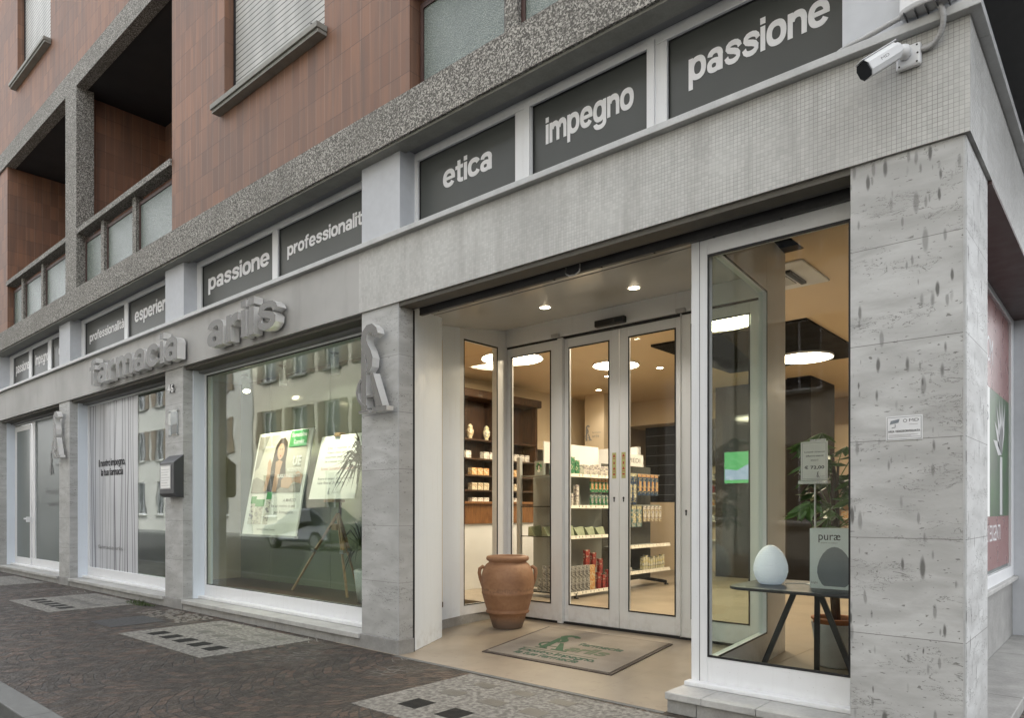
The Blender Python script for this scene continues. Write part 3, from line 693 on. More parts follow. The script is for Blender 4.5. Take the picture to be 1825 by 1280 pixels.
# bays: reveal, window frame, ledge
def ledge(x0, x1, parent, y1=.30):
    l = MB(); x = x0
    while x < x1 - .01:
        e = min(x + 1.45, x1); l.box(x + .0015, e - .0015, -.035, y1, .083, .128); x = e
    L = l.build("window_ledge", "ledge_stone", parent, bevel=.004)
    l = MB(); x = x0
    while x < x1 - .01:
        e = min(x + .72, x1); l.box(x + .0015, e - .0015, -.012, y1, 0, .0825); x = e
    l.build("ledge_base", "ledge_base", parent, bevel=.003)
def bays():
    b = bld
    for k, (xl, xr) in {1: (-8.87, -5.25), 2: (-13.01, -9.39), 3: (-17.15, -13.53)}.items():
        ledge(xl + .013, xr - .007, b)
        B(xl, xl + .028, .115, .36, .129, 3.0).build("reveal", "white_panel", b)
        B(xl, xr, .03, .36, 2.985, 3.019).build("window_soffit", "track_lip", b)
        MB().box(xl + .03, xr, .18, .30, 2.955, 2.984).build("blind_box", "soffit_paint", b)
    # bay 2: poster window
    f = MB().frame(-8.84, -5.22, .145, 2.954, .25, .32, .04, .05, .155, .02).build("window_frame", "white_frame", b, bevel=.004)
    MB().box(-8.85, -5.22, .17, .249, .13, .165).build("sill_profile", "white_frame", f, bevel=.005)
    MB().frame(-8.80, -5.27, .30, 2.934, .262, .27, .008, .008, .008, .014).build("gasket", "black_gasket", f)
    B(-8.80, -5.27, .275, .283, .30, 2.93).build("pane", "shop_glass", f)
    # bay 3: film window and clear pane
    f = MB().frame(-12.98, -9.36, .145, 2.954, .25, .32, .04, .05, .155, .02).build("window_frame", "white_frame", b, bevel=.004)
    MB().box(-12.98, -9.36, .17, .249, .13, .165).build("sill_profile", "white_frame", f, bevel=.005)
    B(-12.94, -10.99, .275, .283, .30, 2.93).build("drawn_curtain_film", "line_film", f)
    B(-10.99, -9.4, .276, .283, .30, 2.93).build("pane", "shop_glass", f)
    mb = heavy(MB(), "il nostro impegno,", (-12.54, .273, 1.93), X_, Z_, 1.08, .078, .002); heavy(mb, "la tua farmacia", (-12.44, .273, 1.78), X_, Z_, .90, .078, .002)
    mb.build("lettering", "ink_black", f)
    mb = MB(); text(mb, "farmacia ariis", (-12.55, .270, .62), X_, Z_, 1.0, .04); mb.build("small_lettering", "ink_grey", f)
    # bay 4: door and frosted pane
    f = MB().frame(-17.12, -13.5, .145, 2.954, .25, .32, .04, .05, .155, .02).box(-15.98, -15.80, .25, .32, .3, 2.93).build("window_frame", "white_frame", b, bevel=.004)
    MB().box(-17.12, -13.5, .17, .249, .13, .165).build("sill_profile", "white_frame", f, bevel=.005)
    B(-15.80, -13.54, .275, .283, .30, 2.93).build("frosted_pane", "grey_film", f)
    d = MB().frame(-17.06, -15.99, .16, 2.9, .235, .249, .13, .07, .14, .10).build("side_door", "white_frame", b, bevel=.003)
    B(-16.94, -16.05, .24, .246, .30, 2.80).build("frosted_pane", "grey_film", d)
    MB().box(-16.02, -15.99, .16, .235, 1.0, 1.10).box(-16.14, -16.0, .15, .175, 1.05, 1.08).build("handle", "white_plastic", d, bevel=.004)
    mb = MB(); logo(mb, (-14.95, .270, 1.88), X_, Z_, .42, 0, .001); text(mb, "farmacia", (-14.66, .270, 2.02), X_, Z_, .3, .04); text(mb, "Per consigli e prodotti", (-15.2, .270, 1.53), X_, Z_, 1.1, .07); text(mb, "un centro di bellezza", (-15.1, .270, 1.30), X_, Z_, 1.0, .07)
    mb.build("lettering", "ink_grey", f)
bays()

# ------------------------------------------------------------------ entrance vestibule and display window
def entrance():
    b = bld
    # shutter slot under the band
    MB().box(-4.73, -1.11, .0, .12, 2.985, 3.019).build("shutter_lip", "track_lip", b)
    MB().box(-4.73, -1.11, .121, .158, 2.99, 3.2).box(-4.73, -1.11, .23, .262, 2.955, 3.2).build("shutter_slot", "shutter_track", b)
    rv = MB()
    for i in range(9): x = -4.5 + i * .42; rv.lathe([(.0, 0), (.008, .0), (.008, .006), (0, .006)], (x, .246, 2.949), 8)
    rv.build("slot_rivet", "black_plastic", b)
    MB().tube([(-3.10, .20, 3.0), (-3.10, .20, 2.955), (-3.07, .20, 2.935), (-3.02, .20, 2.93), (-2.98, .20, 2.95), (-2.975, .20, 3.0)], .006, 8).build("pull_ring", "steel_plain", b, smooth=True)
    # left side: stone return, splayed white panel, wall with window
    MB().box(-5.2, -4.728, .159, .175, .005, 2.985).build("guide_strip", "black_gasket", b)
    p = [(-4.735, .176, .005), (-5.05, .80, .005), (-5.40, .80, .005), (-5.40, .176, .005)]
    MB().prism(p, (0, 0, 3.10)).build("entrance_jamb", "white_panel", b, bevel=.003)
    MB().prism([(-5.34, .80, .10), (-5.455, 1.44, .10), (-5.6, 1.44, .10), (-5.6, .80, .10)], (0, 0, 3.2)).build("side_wall", "white_panel", b)
    MB().prism([(-5.335, .80, .005), (-5.45, 1.44, .005), (-5.53, 2.24, .005), (-5.62, 2.24, .005), (-5.6, .80, .005)], (0, 0, .094)).build("skirting", "plinth_stone", b)
    f = MB().box(-5.56, -5.47, 1.44, 1.515, .1, 3.4).box(-5.56, -5.47, 2.06, 2.22, .1, 3.4).box(-5.56, -5.47, 1.515, 2.06, .1, .20).box(-5.56, -5.47, 1.515, 2.06, 3.10, 3.4).build("side_window", "white_frame", b, bevel=.003)
    MB().box(-5.478, -5.469, 1.515, 1.525, .2, 3.1).box(-5.478, -5.469, 2.05, 2.06, .2, 3.1).box(-5.478, -5.469, 1.525, 2.05, .2, .212).box(-5.478, -5.469, 1.525, 2.05, 3.085, 3.1).build("gasket", "black_gasket", f)
    B(-5.505, -5.497, 1.52, 2.055, .205, 3.095).build("pane", "glass", f)
    # ceiling of the vestibule (slightly rising), fascia above the doors
    def slab(x0, x1, y0, z0, y1, z1, th, nm, m):
        xa, xb = (-.10 * (y - 1.8) - 2.29 for y in (y0, y1))
        return MB().hexa([(x0, y0, z0), (xa, y0, z0), (xb, y1, z1), (x0, y1, z1)], [(x0, y0, z0 + th), (xa, y0, z0 + th), (xb, y1, z1 + th), (x0, y1, z1 + th)]).build(nm, m, b)
    slab(-5.7, -2.145, .263, 3.025, .60, 3.072, .02, "entrance_ceiling", "gloss_ceiling")
    slab(-5.7, -2.145, .615, 3.080, 2.20, 3.315, .02, "entrance_ceiling", "gloss_ceiling")
    slab(-5.7, -2.145, .60, 3.069, .614, 3.071, .02, "ceiling_joint", "soffit_paint")
    B(-5.56, -2.34, 2.20, 2.34, 3.125, 3.498).build("door_fascia", "white_frame", b)
    B(-5.56, -2.34, 2.235, 2.33, 3.105, 3.1245).build("door_track", "black_gasket", b)
    # sliding doors
    D = [(-5.50, -4.73, 2.225, "fixed_door_leaf", .10, .115), (-4.665, -3.972, 2.255, "sliding_door", .055, .115), (-3.964, -3.262, 2.255, "sliding_door", .105, .065), (-3.258, -2.50, 2.225, "fixed_door_leaf", .105, .08)]
    for i, (x0, x1, y, nm, l, r) in enumerate(D):
        if i == 0: l, r = .085, .10
        d = MB().frame(x0, x1, .03, 3.10, y, y + .045, l, r, .18, .10).build(nm, "white_frame", b, bevel=.004)
        MB().frame(x0 + l, x1 - r, .21, 3.0, y - .004, y + .003, .012, .012, .014, .014).build("gasket", "black_gasket", d)
        B(x0 + l - .005, x1 - r + .005, y + .018, y + .026, .205, 3.005).build("pane", "glass", d)
        if i in (1, 2):
            kx = x1 - .055 if i == 1 else x0 + .05
            MB().lathe([(0, 0), (.013, 0), (.013, .004), (0, .004)], (0, 0, 0), 12).build("keyhole", "black_plastic", d) if 0 else None
            mb = MB(); mb.prism([(kx + .011 * math.cos(a), y - .001, 1.365 + .011 * math.sin(a)) for a in [k * .6283 for k in range(10)]], (0, -.003, 0)).box(kx - .006, kx + .006, y - .004, y - .001, 1.325, 1.356)
            mb.build("keyhole", "black_plastic", d)
            s = B(kx - .024, kx + .024, y - .002, y - .0005, 1.565, 1.83).build("sticker", "yellow_sticker", d)
            mb = MB()
            for zz in (1.785, 1.655): mb.prism([(kx - .016, y - .0025, zz), (kx + .016, y - .0025, zz), (kx, y - .0025, zz + .03)], (0, -.001, 0)).box(kx - .014, kx + .014, y - .0035, y - .0025, zz - .02, zz - .014)
            mb.box(kx - .007, kx + .007, y - .0035, y - .0025, 1.71, 1.735).box(kx - .013, kx + .013, y - .0035, y - .0025, 1.60, 1.615)
            mb.build("sticker_marks", "ink_red", s)
    MB().box(-4.73, -4.668, 2.21, 2.30, .01, 3.11).box(-3.252, -3.262 + .012, 2.20, 2.27, .03, 3.11).build("door_post", "white_frame", b, bevel=.004)
    kx = -3.20; mb = MB().box(kx - .006, kx + .006, 2.218, 2.222, 1.19, 1.222); mb.prism([(kx + .011 * math.cos(a), 2.2215, 1.232 + .011 * math.sin(a)) for a in [k * .6283 for k in range(10)]], (0, -.003, 0)); mb.build("keyhole", "black_plastic", b)
    MB().box(-5.5, -2.5, 2.24, 2.30, .004, .028).build("door_threshold", "black_gasket", b)
    for x in (-4.78, -3.28): B(x, x + .09, 2.16, 2.2, 3.115, 3.15).build("door_catch", "grey_plastic", b)
    # display window
    f = MB().frame(-2.143, -1.155, .135, 2.99, .265, .335, .11, .03, .18, .13).build("window_frame", "white_frame", b, bevel=.004)
    MB().box(-2.088, -2.085, .2635, .266, .135, 2.98).build("frame_joint", "dark_gap", f)
    MB().frame(-2.033, -1.185, .315, 2.86, .2625, .272, .010, .010, .014, .016).build("gasket", "black_gasket", f)
    B(-2.028, -1.19, .29, .298, .32, 2.855).build("pane", "glass", f)
    MB().box(-2.16, -1.11, .195, .264, .129, .158).build("sill_profile", "white_frame", f, bevel=.006)
    MB().box(-1.154, -1.112, .25, .34, .13, 3.0).build("reveal", "rail_alu", b)
    l = MB()
    for a0, a1 in ((-2.17, -1.93), (-1.93, -1.60), (-1.60, -1.11)): l.box(a0 + .001, a1 - .001, -.035, .36, .085, .129)
    l.build("window_ledge", "ledge_stone", b, bevel=.005)
    l = MB()
    for a0, a1 in ((-2.165, -1.97), (-1.97, -1.55), (-1.55, -1.11)): l.box(a0 + .002, a1 - .002, -.015, .36, 0, .084)
    l.build("ledge_base", "ledge_base", b, bevel=.004)
    # right glass wall of the vestibule (seen through the display window)
    def sb(m, a0, a1, y0, y1, z0, z1):      # box following the slightly splayed partition line
        sh = lambda y: -.10 * (y - 1.8) - 2.26
        p = [(sh(y0) + a0, y0), (sh(y0) + a1, y0), (sh(y1) + a1, y1), (sh(y1) + a0, y1)]
        return m.hexa([(q[0], q[1], z0) for q in p], [(q[0], q[1], z1) for q in p])
    m = MB(); sb(m, -.07, 0, 1.80, 2.36, .0, 3.498); sb(m, -.07, 0, .34, 1.80, 3.03, 3.498); sb(m, -.07, 0, .34, 1.80, .0, .235); sb(m, -.07, 0, .34, .44, .235, 3.03)
    f = m.build("glazed_partition", "white_frame", b, bevel=.003)
    m = MB(); sb(m, .001, .005, 1.79, 1.80, .235, 3.03); sb(m, .001, .005, .46, 1.79, .235, .247); sb(m, .001, .005, .46, 1.79, 3.015, 3.03); m.build("gasket", "black_gasket", f)
    m = MB(); sb(m, -.04, -.03, .435, 1.805, .23, 3.035); m.build("pane", "greenish_glass", f)
    # floor
    MB().box(-5.62, -2.17, -.022, 3.0, -.05, .004).build("entrance_floor", "entrance_stone", b)
    MB().box(-4.73, -2.17, -.06, -.0225, -.05, .003).build("threshold_strip", "kerb_granite", b)
entrance()

def side_front():
    b = bld
    X = -.85
    # recessed window on the side street
    f = MB().box(X - .06, X, .65, 4.108, .60, .73).box(X - .06, X, 3.95, 4.108, .73, 3.14).box(X - .06, X, .65, 3.95, 2.95, 3.14).build("side_shop_window", "white_frame", b, bevel=.004)
    B(X - .04, X - .03, .65, 3.95, .725, 2.955).build("pane", "grey_film", f)
    B(X - .029, X - .022, .65, 3.944, 2.22, 2.95).build("poster_top", "pink_print", f)
    B(X - .029, X - .022, .65, 3.944, .76, 1.19).build("poster_bottom", "pink_print", f)
    B(X - .029, X - .022, 2.83, 3.944, 1.191, 2.219).build("poster_photo", "grass_print", f)
    B(X - .029, X - .022, .65, 2.829, 1.191, 2.219).build("poster_label", "paper", f)
    mb = MB()
    for k in range(6):
        a = 1.2 + k * .35; c = Vector((X - .0205, 3.5, 1.72)); d = Vector((0, math.cos(a), math.sin(a))); q = Vector((0, -math.sin(a), math.cos(a)))
        mb.add([c, c + d * .22 + q * .06, c + d * .5, c + d * .22 - q * .06], [(0, 1, 2, 3)])
    mb.box(X - .0215, X - .0205, 3.38, 3.52, 1.2, 1.7)
    mb.build("poster_petals", "petal_print", f)
    mb = MB(); text(mb, "BELLEZZA.COM", (X - .0205, 1.6, 2.42), (0, 1, 0), Z_, 1.38, .13)
    text(mb, "PER PELLI ESIGENTI", (X - .0205, 2.15, .99), (0, 1, 0), Z_, 1.25, .085); mb.build("poster_lettering", "letter_white", f)
    mb = MB(); text(mb, "CRÈMES", (X - .0205, 1.8, 1.95), (0, 1, 0), Z_, .95, .08); mb.build("poster_lettering", "ink_grey", f)
    B(X - .02, X + .035, .65, 4.12, .60, .635).build("window_sill", "ledge_stone", b, bevel=.005)
    B(X - .3, X - .01, .645, 4.108, .0, .60).build("wall_under_window", "plinth_stone", b)
    B(X - .3, -.58, .645, 7, 3.0, 3.019).build("side_soffit", "brown_frame", b)
    B(-1.3, -.60, 4.11, 5.2, .0, 3.0).build("side_pillar", "white_plaster", b)
    ledg = MB()
    for k in range(6): ledg.box(X - .01, -.52, .646 + k * .8 + .002, .646 + (k + 1) * .8, 0, .082)
    ledg.build("side_ledge", "ledge_base", b, bevel=.006)
    # dark transom strip over the side
    MB().box(-.88, -.86, .26, 7, 3.613, 4.349).build("side_transom", "sign_film", b)
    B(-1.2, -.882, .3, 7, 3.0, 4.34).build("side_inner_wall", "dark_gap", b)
side_front()

# ------------------------------------------------------------------ shop interior
def interior():
    b = bld
    MB().box(-12, -2.17, 3.001, 11.6, -.05, .003).box(-2.169, -.9, .37, 11.6, -.05, .003).build("shop_floor", "entrance_stone", b)
    MB().box(-12, -1.0, 2.34, 11.6, 3.5, 3.55).box(-2.145, -1.0, .34, 2.34, 3.5, 3.55).build("shop_ceiling", "ceiling_paint", b)
    MB().box(-12, -5.0, 10.6, 10.8, 0, 3.5).box(-5.0, -1.0, 11.2, 11.4, 0, 3.5).build("back_wall", "wall_paint", b)
    MB().box(-1.2, -1.15, .36, 11.3, 0, 3.499).build("right_wall", "soffit_paint", b)
    MB().box(-12, -8.6, 1.2, 1.3, 0, 3.5).box(-8.75, -8.6, 1.3, 6.4, 0, 3.5).box(-8.75, -8.6, 6.4, 10.6, 2.4, 3.5).build("left_wall", "wall_paint", b)
    MB().box(-12, -5.7, 1.10, 1.16, 0, 3.5).box(-5.7, -5.6, .8, 1.16, 0, 3.5).build("partition_wall", "wall_paint", b)
    # lit column and bulkhead
    MB().box(-8.2, -7.75, 7.6, 8.0, 0, 3.499).build("interior_column", "wall_paint", b)
    MB().box(-8.2, -5.3, 9.0, 10.59, 3.0, 3.499).build("bulkhead", "wall_paint", b)
    MB().box(-7.95, -6.6, 9.5, 9.6, 1.4, 3.0).build("slatted_wall", "slat_black", b)
    sl = MB()
    for k in range(7): sl.box(-7.95, -6.6, 9.495, 9.4995, 1.55 + k * .21, 1.556 + k * .21)
    sl.build("slat_groove", "shelf_grey", b)
    MB().box(-7.95, -6.6, 9.2, 9.499, 0, 1.39).build("beige_counter", "wall_paint", b)
    # black ceiling field and black core with screen
    MB().box(-4.98, -2.90, 4.62, 7.15, 3.47, 3.498).build("black_ceiling_field", "black_paint", b)
    MB().box(-5.85, -4.50, 8.45, 9.6, 0, 3.499).build("screen_wall", "brown_panel", b)
    MB().box(-4.499, -4.10, 8.35, 9.6, 0, 3.499).build("black_core", "black_paint", b)
    MB().box(-5.70, -4.69, 8.42, 8.449, .45, 2.95).build("screen_niche", "black_glass", b)
    MB().box(-4.09, -1.2, 10.6, 11.19, 3.1, 3.499).build("bulkhead", "wall_paint", b)
interior()

LUM = "round glowing ceiling luminaires"
def disc(x, y, z, r, label, energy):
    t = empty("ceiling_luminaire", (x, y, z), label, "ceiling light", LUM)
    MB().lathe([(r + .02, -.03), (r + .02, 0), (r, 0), (r, -.03)], (x, y, z), 48, False).build("rim", "white_plastic", t, smooth=False)
    MB().lathe([(0, -.028), (r, -.028), (r, -.02), (0, -.02)], (x, y, z), 48).build("diffuser", "warm_disc", t)
    if energy: lin(t, 'AREA', (x, y, z - .06), energy * .31, (1, .81, .57), size=r * 2)
disc(-6.93, 3.97, 3.499, .44, "round glowing ceiling light over the wooden counter, seen through the left side window", 62)
disc(-3.72, 4.02, 3.499, .44, "large round ceiling light cut by the right door leaf", 62)
disc(-3.62, 6.62, 3.469, .38, "round glowing ceiling light set in the black ceiling field", 35)
disc(-6.05, 5.40, 3.499, .34, "distant round ceiling light behind the middle of the sliding doors", 45)
disc(-2.6, 9.2, 3.499, .40, "round ceiling light above the back shelves on the right", 45)
def downlight(x, y, z, label, energy, r=.045, group="small recessed downlights"):
    t = empty("downlight", (x, y, z), label, "downlight", group)
    MB().lathe([(r + .012, -.006), (r + .012, 0), (r, 0), (r, -.006)], (x, y, z), 20, False).build("ring", "white_plastic", t)
    MB().lathe([(0, -.004), (r, -.004), (r, -.001), (0, -.001)], (x, y, z), 20).build("lens", "warm_spot", t)
    if energy: lin(t, 'SPOT', (x, y, z - .02), energy * .45, (1, .93, .84), angle=120, size=.04, rot=(0, 0, 0), blend=.8)
def cz(y): return 3.080 + (y - .615) * .1483
downlight(-4.28, 1.43, cz(1.43), "left downlight in the glossy ceiling of the entrance porch", 22)
downlight(-3.33, 1.50, cz(1.50), "right downlight in the glossy ceiling of the entrance porch", 22)
downlight(-5.677, 6.1, 3.499, "tiny downlight seen through the right sliding door", 8)
downlight(-6.7, 6.15, 3.499, "tiny downlight seen through the left sliding door", 8)
downlight(-7.6, 7.2, 3.499, "downlight washing the pale interior column", 22)
def cassette():
    t = empty("ceiling_cassette", (-2.45, 2.8, 3.5), "square air conditioning cassette with a dark open vane in the shop ceiling", "air conditioner")
    MB().frame(-.42, .42, -.42, .42, 0, .02, .12, .12, .12, .12)
    m = MB(); cx, cy = -2.62, 2.95
    m.box(cx - .38, cx + .38, cy - .38, cy + .38, 3.475, 3.499); m.build("panel", "white_plastic", t, bevel=.01)
    MB().box(cx + .16, cx + .21, cy - .22, cy + .22, 3.45, 3.474).build("vane", "black_plastic", t)
    MB().box(cx - .12, cx + .12, cy - .2, cy + .2, 3.462, 3.474).build("grille", "grey_plastic", t)
cassette()
t = empty("screen", (-5.19, 8.41, 2.0), "wall screen showing a green picture on the dark shop wall", "screen")
MB().box(-5.66, -4.72, 8.39, 8.418, 1.70, 2.30).build("bezel", "black_plastic", t)
B(-5.645, -4.735, 8.386, 8.389, 1.72, 2.285).build("picture", "screen", t)
mb = MB(); mb.prism([(-5.64, 8.3855, 1.78), (-4.74, 8.3855, 1.78), (-4.74, 8.3855, 2.1), (-4.95, 8.3855, 2.0), (-5.2, 8.3855, 2.06), (-5.4, 8.3855, 1.95), (-5.64, 8.3855, 1.98)], (0, .0004, 0)); mb.build("picture_cloud", "screen_pale", t)

# ------------------------------------------------------------------ signs and fittings on the front
def face_mat(o):     # fronts darker, returns paler: reflected street light put into the colour
    o.data.materials.append(M["front_shade_steel"])
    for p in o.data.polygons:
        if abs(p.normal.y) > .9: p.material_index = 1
def steel_letters(word, x0, x1, zb, xh, label):
    t = empty("steel_lettering", ((x0 + x1) / 2, -.02, zb), label, "sign", "raised brushed steel words on the lintel")
    def one(m, c):
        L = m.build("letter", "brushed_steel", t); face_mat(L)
        B(c.x - .008, c.x + .008, -.046, -.018, zb + .05, zb + .066).build("stand_off", "steel_plain", L)
    heavy(None, word, (x0, -.045, zb), X_, Z_, x1 - x0, xh, .10, n=(0, -1, 0), sp=.17, each=one)
steel_letters("farmacia", -11.66, -8.70, 3.085, .265, "brushed steel raised word farmacia on the lintel")
steel_letters("ariis", -7.93, -6.46, 3.085, .275, "brushed steel raised word ariis on the lintel")
for x0, lb in ((-5.10, "tall steel monogram sign on the grey pillar left of the entrance"), (-13.42, "tall steel monogram sign on the pillar beside the frosted door")):
    t = empty("steel_monogram", (x0 + .1, -.02, 2.08), lb, "sign", "steel monogram signs on pillars")
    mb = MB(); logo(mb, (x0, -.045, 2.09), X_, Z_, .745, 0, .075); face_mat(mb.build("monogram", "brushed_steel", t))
    MB().box(x0 + .02, x0 + .04, -.046, .0, 2.2, 2.22).box(x0 + .17, x0 + .19, -.046, .0, 2.3, 2.32).build("stand_off", "steel_plain", t)
t = empty("house_number", (-9.2, 0, 2.73), "dark metal house number 46 high on the pillar", "house number")
for s_, x_ in (("4", -9.26), ("6", -9.17)):
    m = MB(); text(m, s_, (x_, -.008, 2.73), X_, Z_, .075, None, .105, bold=.02, ext=.1, n=(0, -1, 0), depth=.02); m.build("digit", "steel_plain", t)
t = empty("plaque", (-9.12, 0, 2.33), "small acrylic plaque on four pins below the house number", "plaque")
B(-9.25, -8.98, -.022, -.016, 2.17, 2.50).build("acrylic_sheet", "glass", t); B(-9.21, -9.01, -.010, -.002, 2.20, 2.48).build("printed_plate", "purae_grey", t)
m = MB()
for x_ in (-9.235, -8.995):
    for z_ in (2.185, 2.485): m.tube([(x_, .0, z_), (x_, -.03, z_)], .009, 10)
m.build("pins", "steel_plain", t)
t = empty("notice_box", (-9.06, 0, 1.4), "dark grey wall box with a lit paper notice behind its window", "notice box")
MB().prism([(-9.26, -.001, 1.40), (-9.26, -.001, 1.93), (-9.26, -.125, 1.83), (-9.26, -.125, 1.44), (-9.26, -.09, 1.40)], (.41, 0, 0)).build("case", "charcoal", t, bevel=.006)
MB().frame(-9.23, -8.93, 1.50, 1.80, -.131, -.126, .012, .012, .012, .012).build("window_rim", "grey_plastic", t)
B(-9.217, -8.943, -.129, -.1262, 1.513, 1.787).build("paper_notice", "paper", t)
m = MB()
for k in range(7): m.box(-9.20, -8.96 - .03 * (k % 3), -.1300, -.1292, 1.74 - k * .033, 1.743 - k * .033)
m.build("notice_lines", "ink_grey", t)
# surveillance notice on the corner pillar
t = empty("surveillance_notice", (-.86, 0, 1.65), "white plastic camera surveillance notice on the travertine corner pillar", "sign")
B(-.942, -.780, -.004, 0, 1.592, 1.712).build("plate", "white_plastic", t, bevel=.001)
m = MB().frame(-.937, -.785, 1.597, 1.707, -.0046, -.0040, .0015, .0015, .0015, .0015); m.build("border", "ink_black", t)
m = MB(); text(m, "AREA VIDEOSORVEGLIATA", (-.932, -.0048, 1.632), X_, Z_, .142, None, .011, bold=.03); m.build("lettering", "ink_black", t)
m = MB(); text(m, "MD", (-.838, -.0048, 1.682), X_, Z_, .042, None, .014); m.build("maker_letters", "ink_black", t)
m = MB(); m.hexa([(-.925, -.0050, 1.672), (-.885, -.0050, 1.680), (-.885, -.0044, 1.680), (-.925, -.0044, 1.672)], [(-.92, -.0050, 1.690), (-.88, -.0050, 1.698), (-.88, -.0044, 1.698), (-.92, -.0044, 1.690)]).tube([(-.90, -.0048, 1.672), (-.90, -.0048, 1.658), (-.915, -.0048, 1.655)], .002, 6); m.build("camera_picture", "purae_grey", t)
m = MB(); n = 16
for k in range(n):
    a0, a1 = 2 * math.pi * k / n, 2 * math.pi * (k + 1) / n
    m.add([(-.856 + r_ * math.cos(a), -.0048, 1.688 + r_ * math.sin(a)) for r_, a in ((.009, a0), (.009, a1), (.006, a1), (.006, a0))], [(0, 1, 2, 3)])
m.build("maker_ring", "ink_grey", t)
m = MB()
for k, (a, b_) in enumerate(((-.93, -.80), (-.93, -.83), (-.93, -.79))): m.box(a, b_, -.0048, -.0044, 1.619 - k * .006, 1.6205 - k * .006)
m.box(-.838, -.80, -.0048, -.0044, 1.668, 1.6695); m.build("small_print", "ink_grey", t)

# security camera with conduit, emergency lamp at the corner
def security_camera():
    t = empty("security_camera", (-.83, -.018, 3.47), "white bullet security camera on the mosaic corner under the rail", "security camera")
    MB().box(-.888, -.778, -.050, -.0185, 3.405, 3.515).build("mount_plate", "white_plastic", t, bevel=.012)
    m = MB()
    for x_, z_ in ((-.872, 3.42), (-.795, 3.42), (-.792, 3.46), (-.795, 3.50)): m.tube([(x_, -.0495, z_), (x_, -.0515, z_)], .0045, 8)
    m.build("plate_screws", "black_plastic", t)
    MB().lathe([(.0, 0), (.032, .004), (.038, .018), (.030, .040), (.012, .05), (0, .05)], (0, 0, 0), 20)
    m = MB(); c = Vector((-.845, -.085, 3.468))
    vs = []; fs = []; ni, nj = 10, 16
    for i in range(ni + 1):
        a = math.pi * i / ni
        for j in range(nj): b_ = 2 * math.pi * j / nj; vs.append(c + Vector((math.sin(a) * math.cos(b_), math.cos(a), math.sin(a) * math.sin(b_))) * .034)
    for i in range(ni):
        for j in range(nj): fs.append((i * nj + j, i * nj + (j + 1) % nj, (i + 1) * nj + (j + 1) % nj, (i + 1) * nj + j))
    m.add(vs, fs).tube([(-.845, -.048, 3.468), (-.845, -.085, 3.468)], .026, 16); m.build("ball_joint", "white_plastic", t, smooth=True)
    a = Vector((-.868, -.105, 3.474)); d = (Vector((-1.0, -.27, 3.335)) - a).normalized(); u = d.cross(Vector((0, 0, 1))).normalized(); v = u.cross(d)
    def octo(w_, h): w_ *= 1.2; h *= 1.2; return [(w_, h * .45), (w_ * .6, h), (-w_ * .6, h), (-w_, h * .45), (-w_, -h * .45), (-w_ * .6, -h), (w_ * .6, -h), (w_, -h * .45)]
    def P(s_, w_, h): return [a + d * s_ + u * x + v * z for x, z in octo(w_, h)]
    m = MB(); m.prism(P(.02, .034, .034), d * .19); m.build("camera_body", "white_plastic", t, bevel=.003)
    m = MB(); m.prism(P(-.005, .027, .027), d * .024); m.build("neck", "white_plastic", t, bevel=.003)
    m = MB(); m.prism([a + d * .2105 + u * x + v * z for x, z in octo(.0325, .0325)], d * .006); m.build("lens_glass", "black_glass", t)
    m = MB(); m.prism([a + d * .005 + u * x + v * .042 for x in (-.03, .03)] + [a + d * .225 + u * .03 + v * .042, a + d * .225 - u * .03 + v * .042], v * .004); m.build("sun_visor", "white_plastic", t, bevel=.001)
    m = MB(); text(m, "MD", a, d, v, .045, None, .014) if 0 else None
    sgn = -1 if u.dot(Vector((0, -1, 0))) < 0 else 1
    m = MB(); o_ = a + u * (sgn * .0413); text(m, "MD", o_ + d * (.14 if d.x < 0 else .05) - v * .006, -d, v, .05, None, .013); m.build("maker_letters", "ink_grey", t)
    return t
security_camera()
def ribbed(path, r, name, mat, parent):
    # corrugated conduit along a smooth curve
    pts = [Vector(p) for p in path]; out = []
    for i in range(len(pts) - 1):
        p0, p1, p2, p3 = pts[max(i - 1, 0)], pts[i], pts[i + 1], pts[min(i + 2, len(pts) - 1)]
        L = (p2 - p1).length; n = max(2, int(L / .0035))
        for k in range(n):
            q = k / n; out.append(.5 * ((2 * p1) + (-p0 + p2) * q + (2 * p0 - 5 * p1 + 4 * p2 - p3) * q * q + (-p0 + 3 * p1 - 3 * p2 + p3) * q ** 3))
    out.append(pts[-1]); rad = [r * (1 + .12 * math.sin(i * math.pi / 1.5)) for i in range(len(out))]
    m = MB(); m.tube(out, rad, 10); return m.build(name, mat, parent, smooth=True)
o = ribbed([(-.779, -.036, 3.475), (-.73, -.04, 3.477), (-.69, -.06, 3.515), (-.678, -.085, 3.575), (-.70, -.085, 3.635), (-.75, -.07, 3.655), (-.86, -.06, 3.655), (-.97, -.055, 3.640), (-1.04, -.05, 3.632), (-1.12, -.04, 3.628), (-1.18, .0, 3.627), (-1.2, .12, 3.627)], .0125, "cable_conduit", "grey_plastic", None)
tag(o, "grey corrugated conduit looping from the security camera along the rail", "conduit")
t = empty("wall_lamp", (-.74, .0, 3.68), "white wall lamp with an oval ribbed lens above the security camera", "lamp")
MB().box(-.87, -.62, -.06, .0, 3.665, 3.85).build("housing", "white_plastic", t, bevel=.01)
m = MB(); vs = []
for k in range(24):
    a = 2 * math.pi * k / 24; vs.append((-.745 + .115 * math.cos(a), -.10 + .045 * math.sin(a), 3.655))
m.prism(vs, (0, 0, -.03)); m.build("lens", "grey_plastic", t, bevel=.008)
m = MB()
for k in range(5): m.box(-.835 + k * .045, -.830 + k * .045, -.14, -.06, 3.615, 3.6245)
m.build("lens_ribs", "charcoal", t)
t = empty("door_sensor", (-4.02, 2.2, 3.17), "black motion sensor bar above the sliding doors", "sensor")
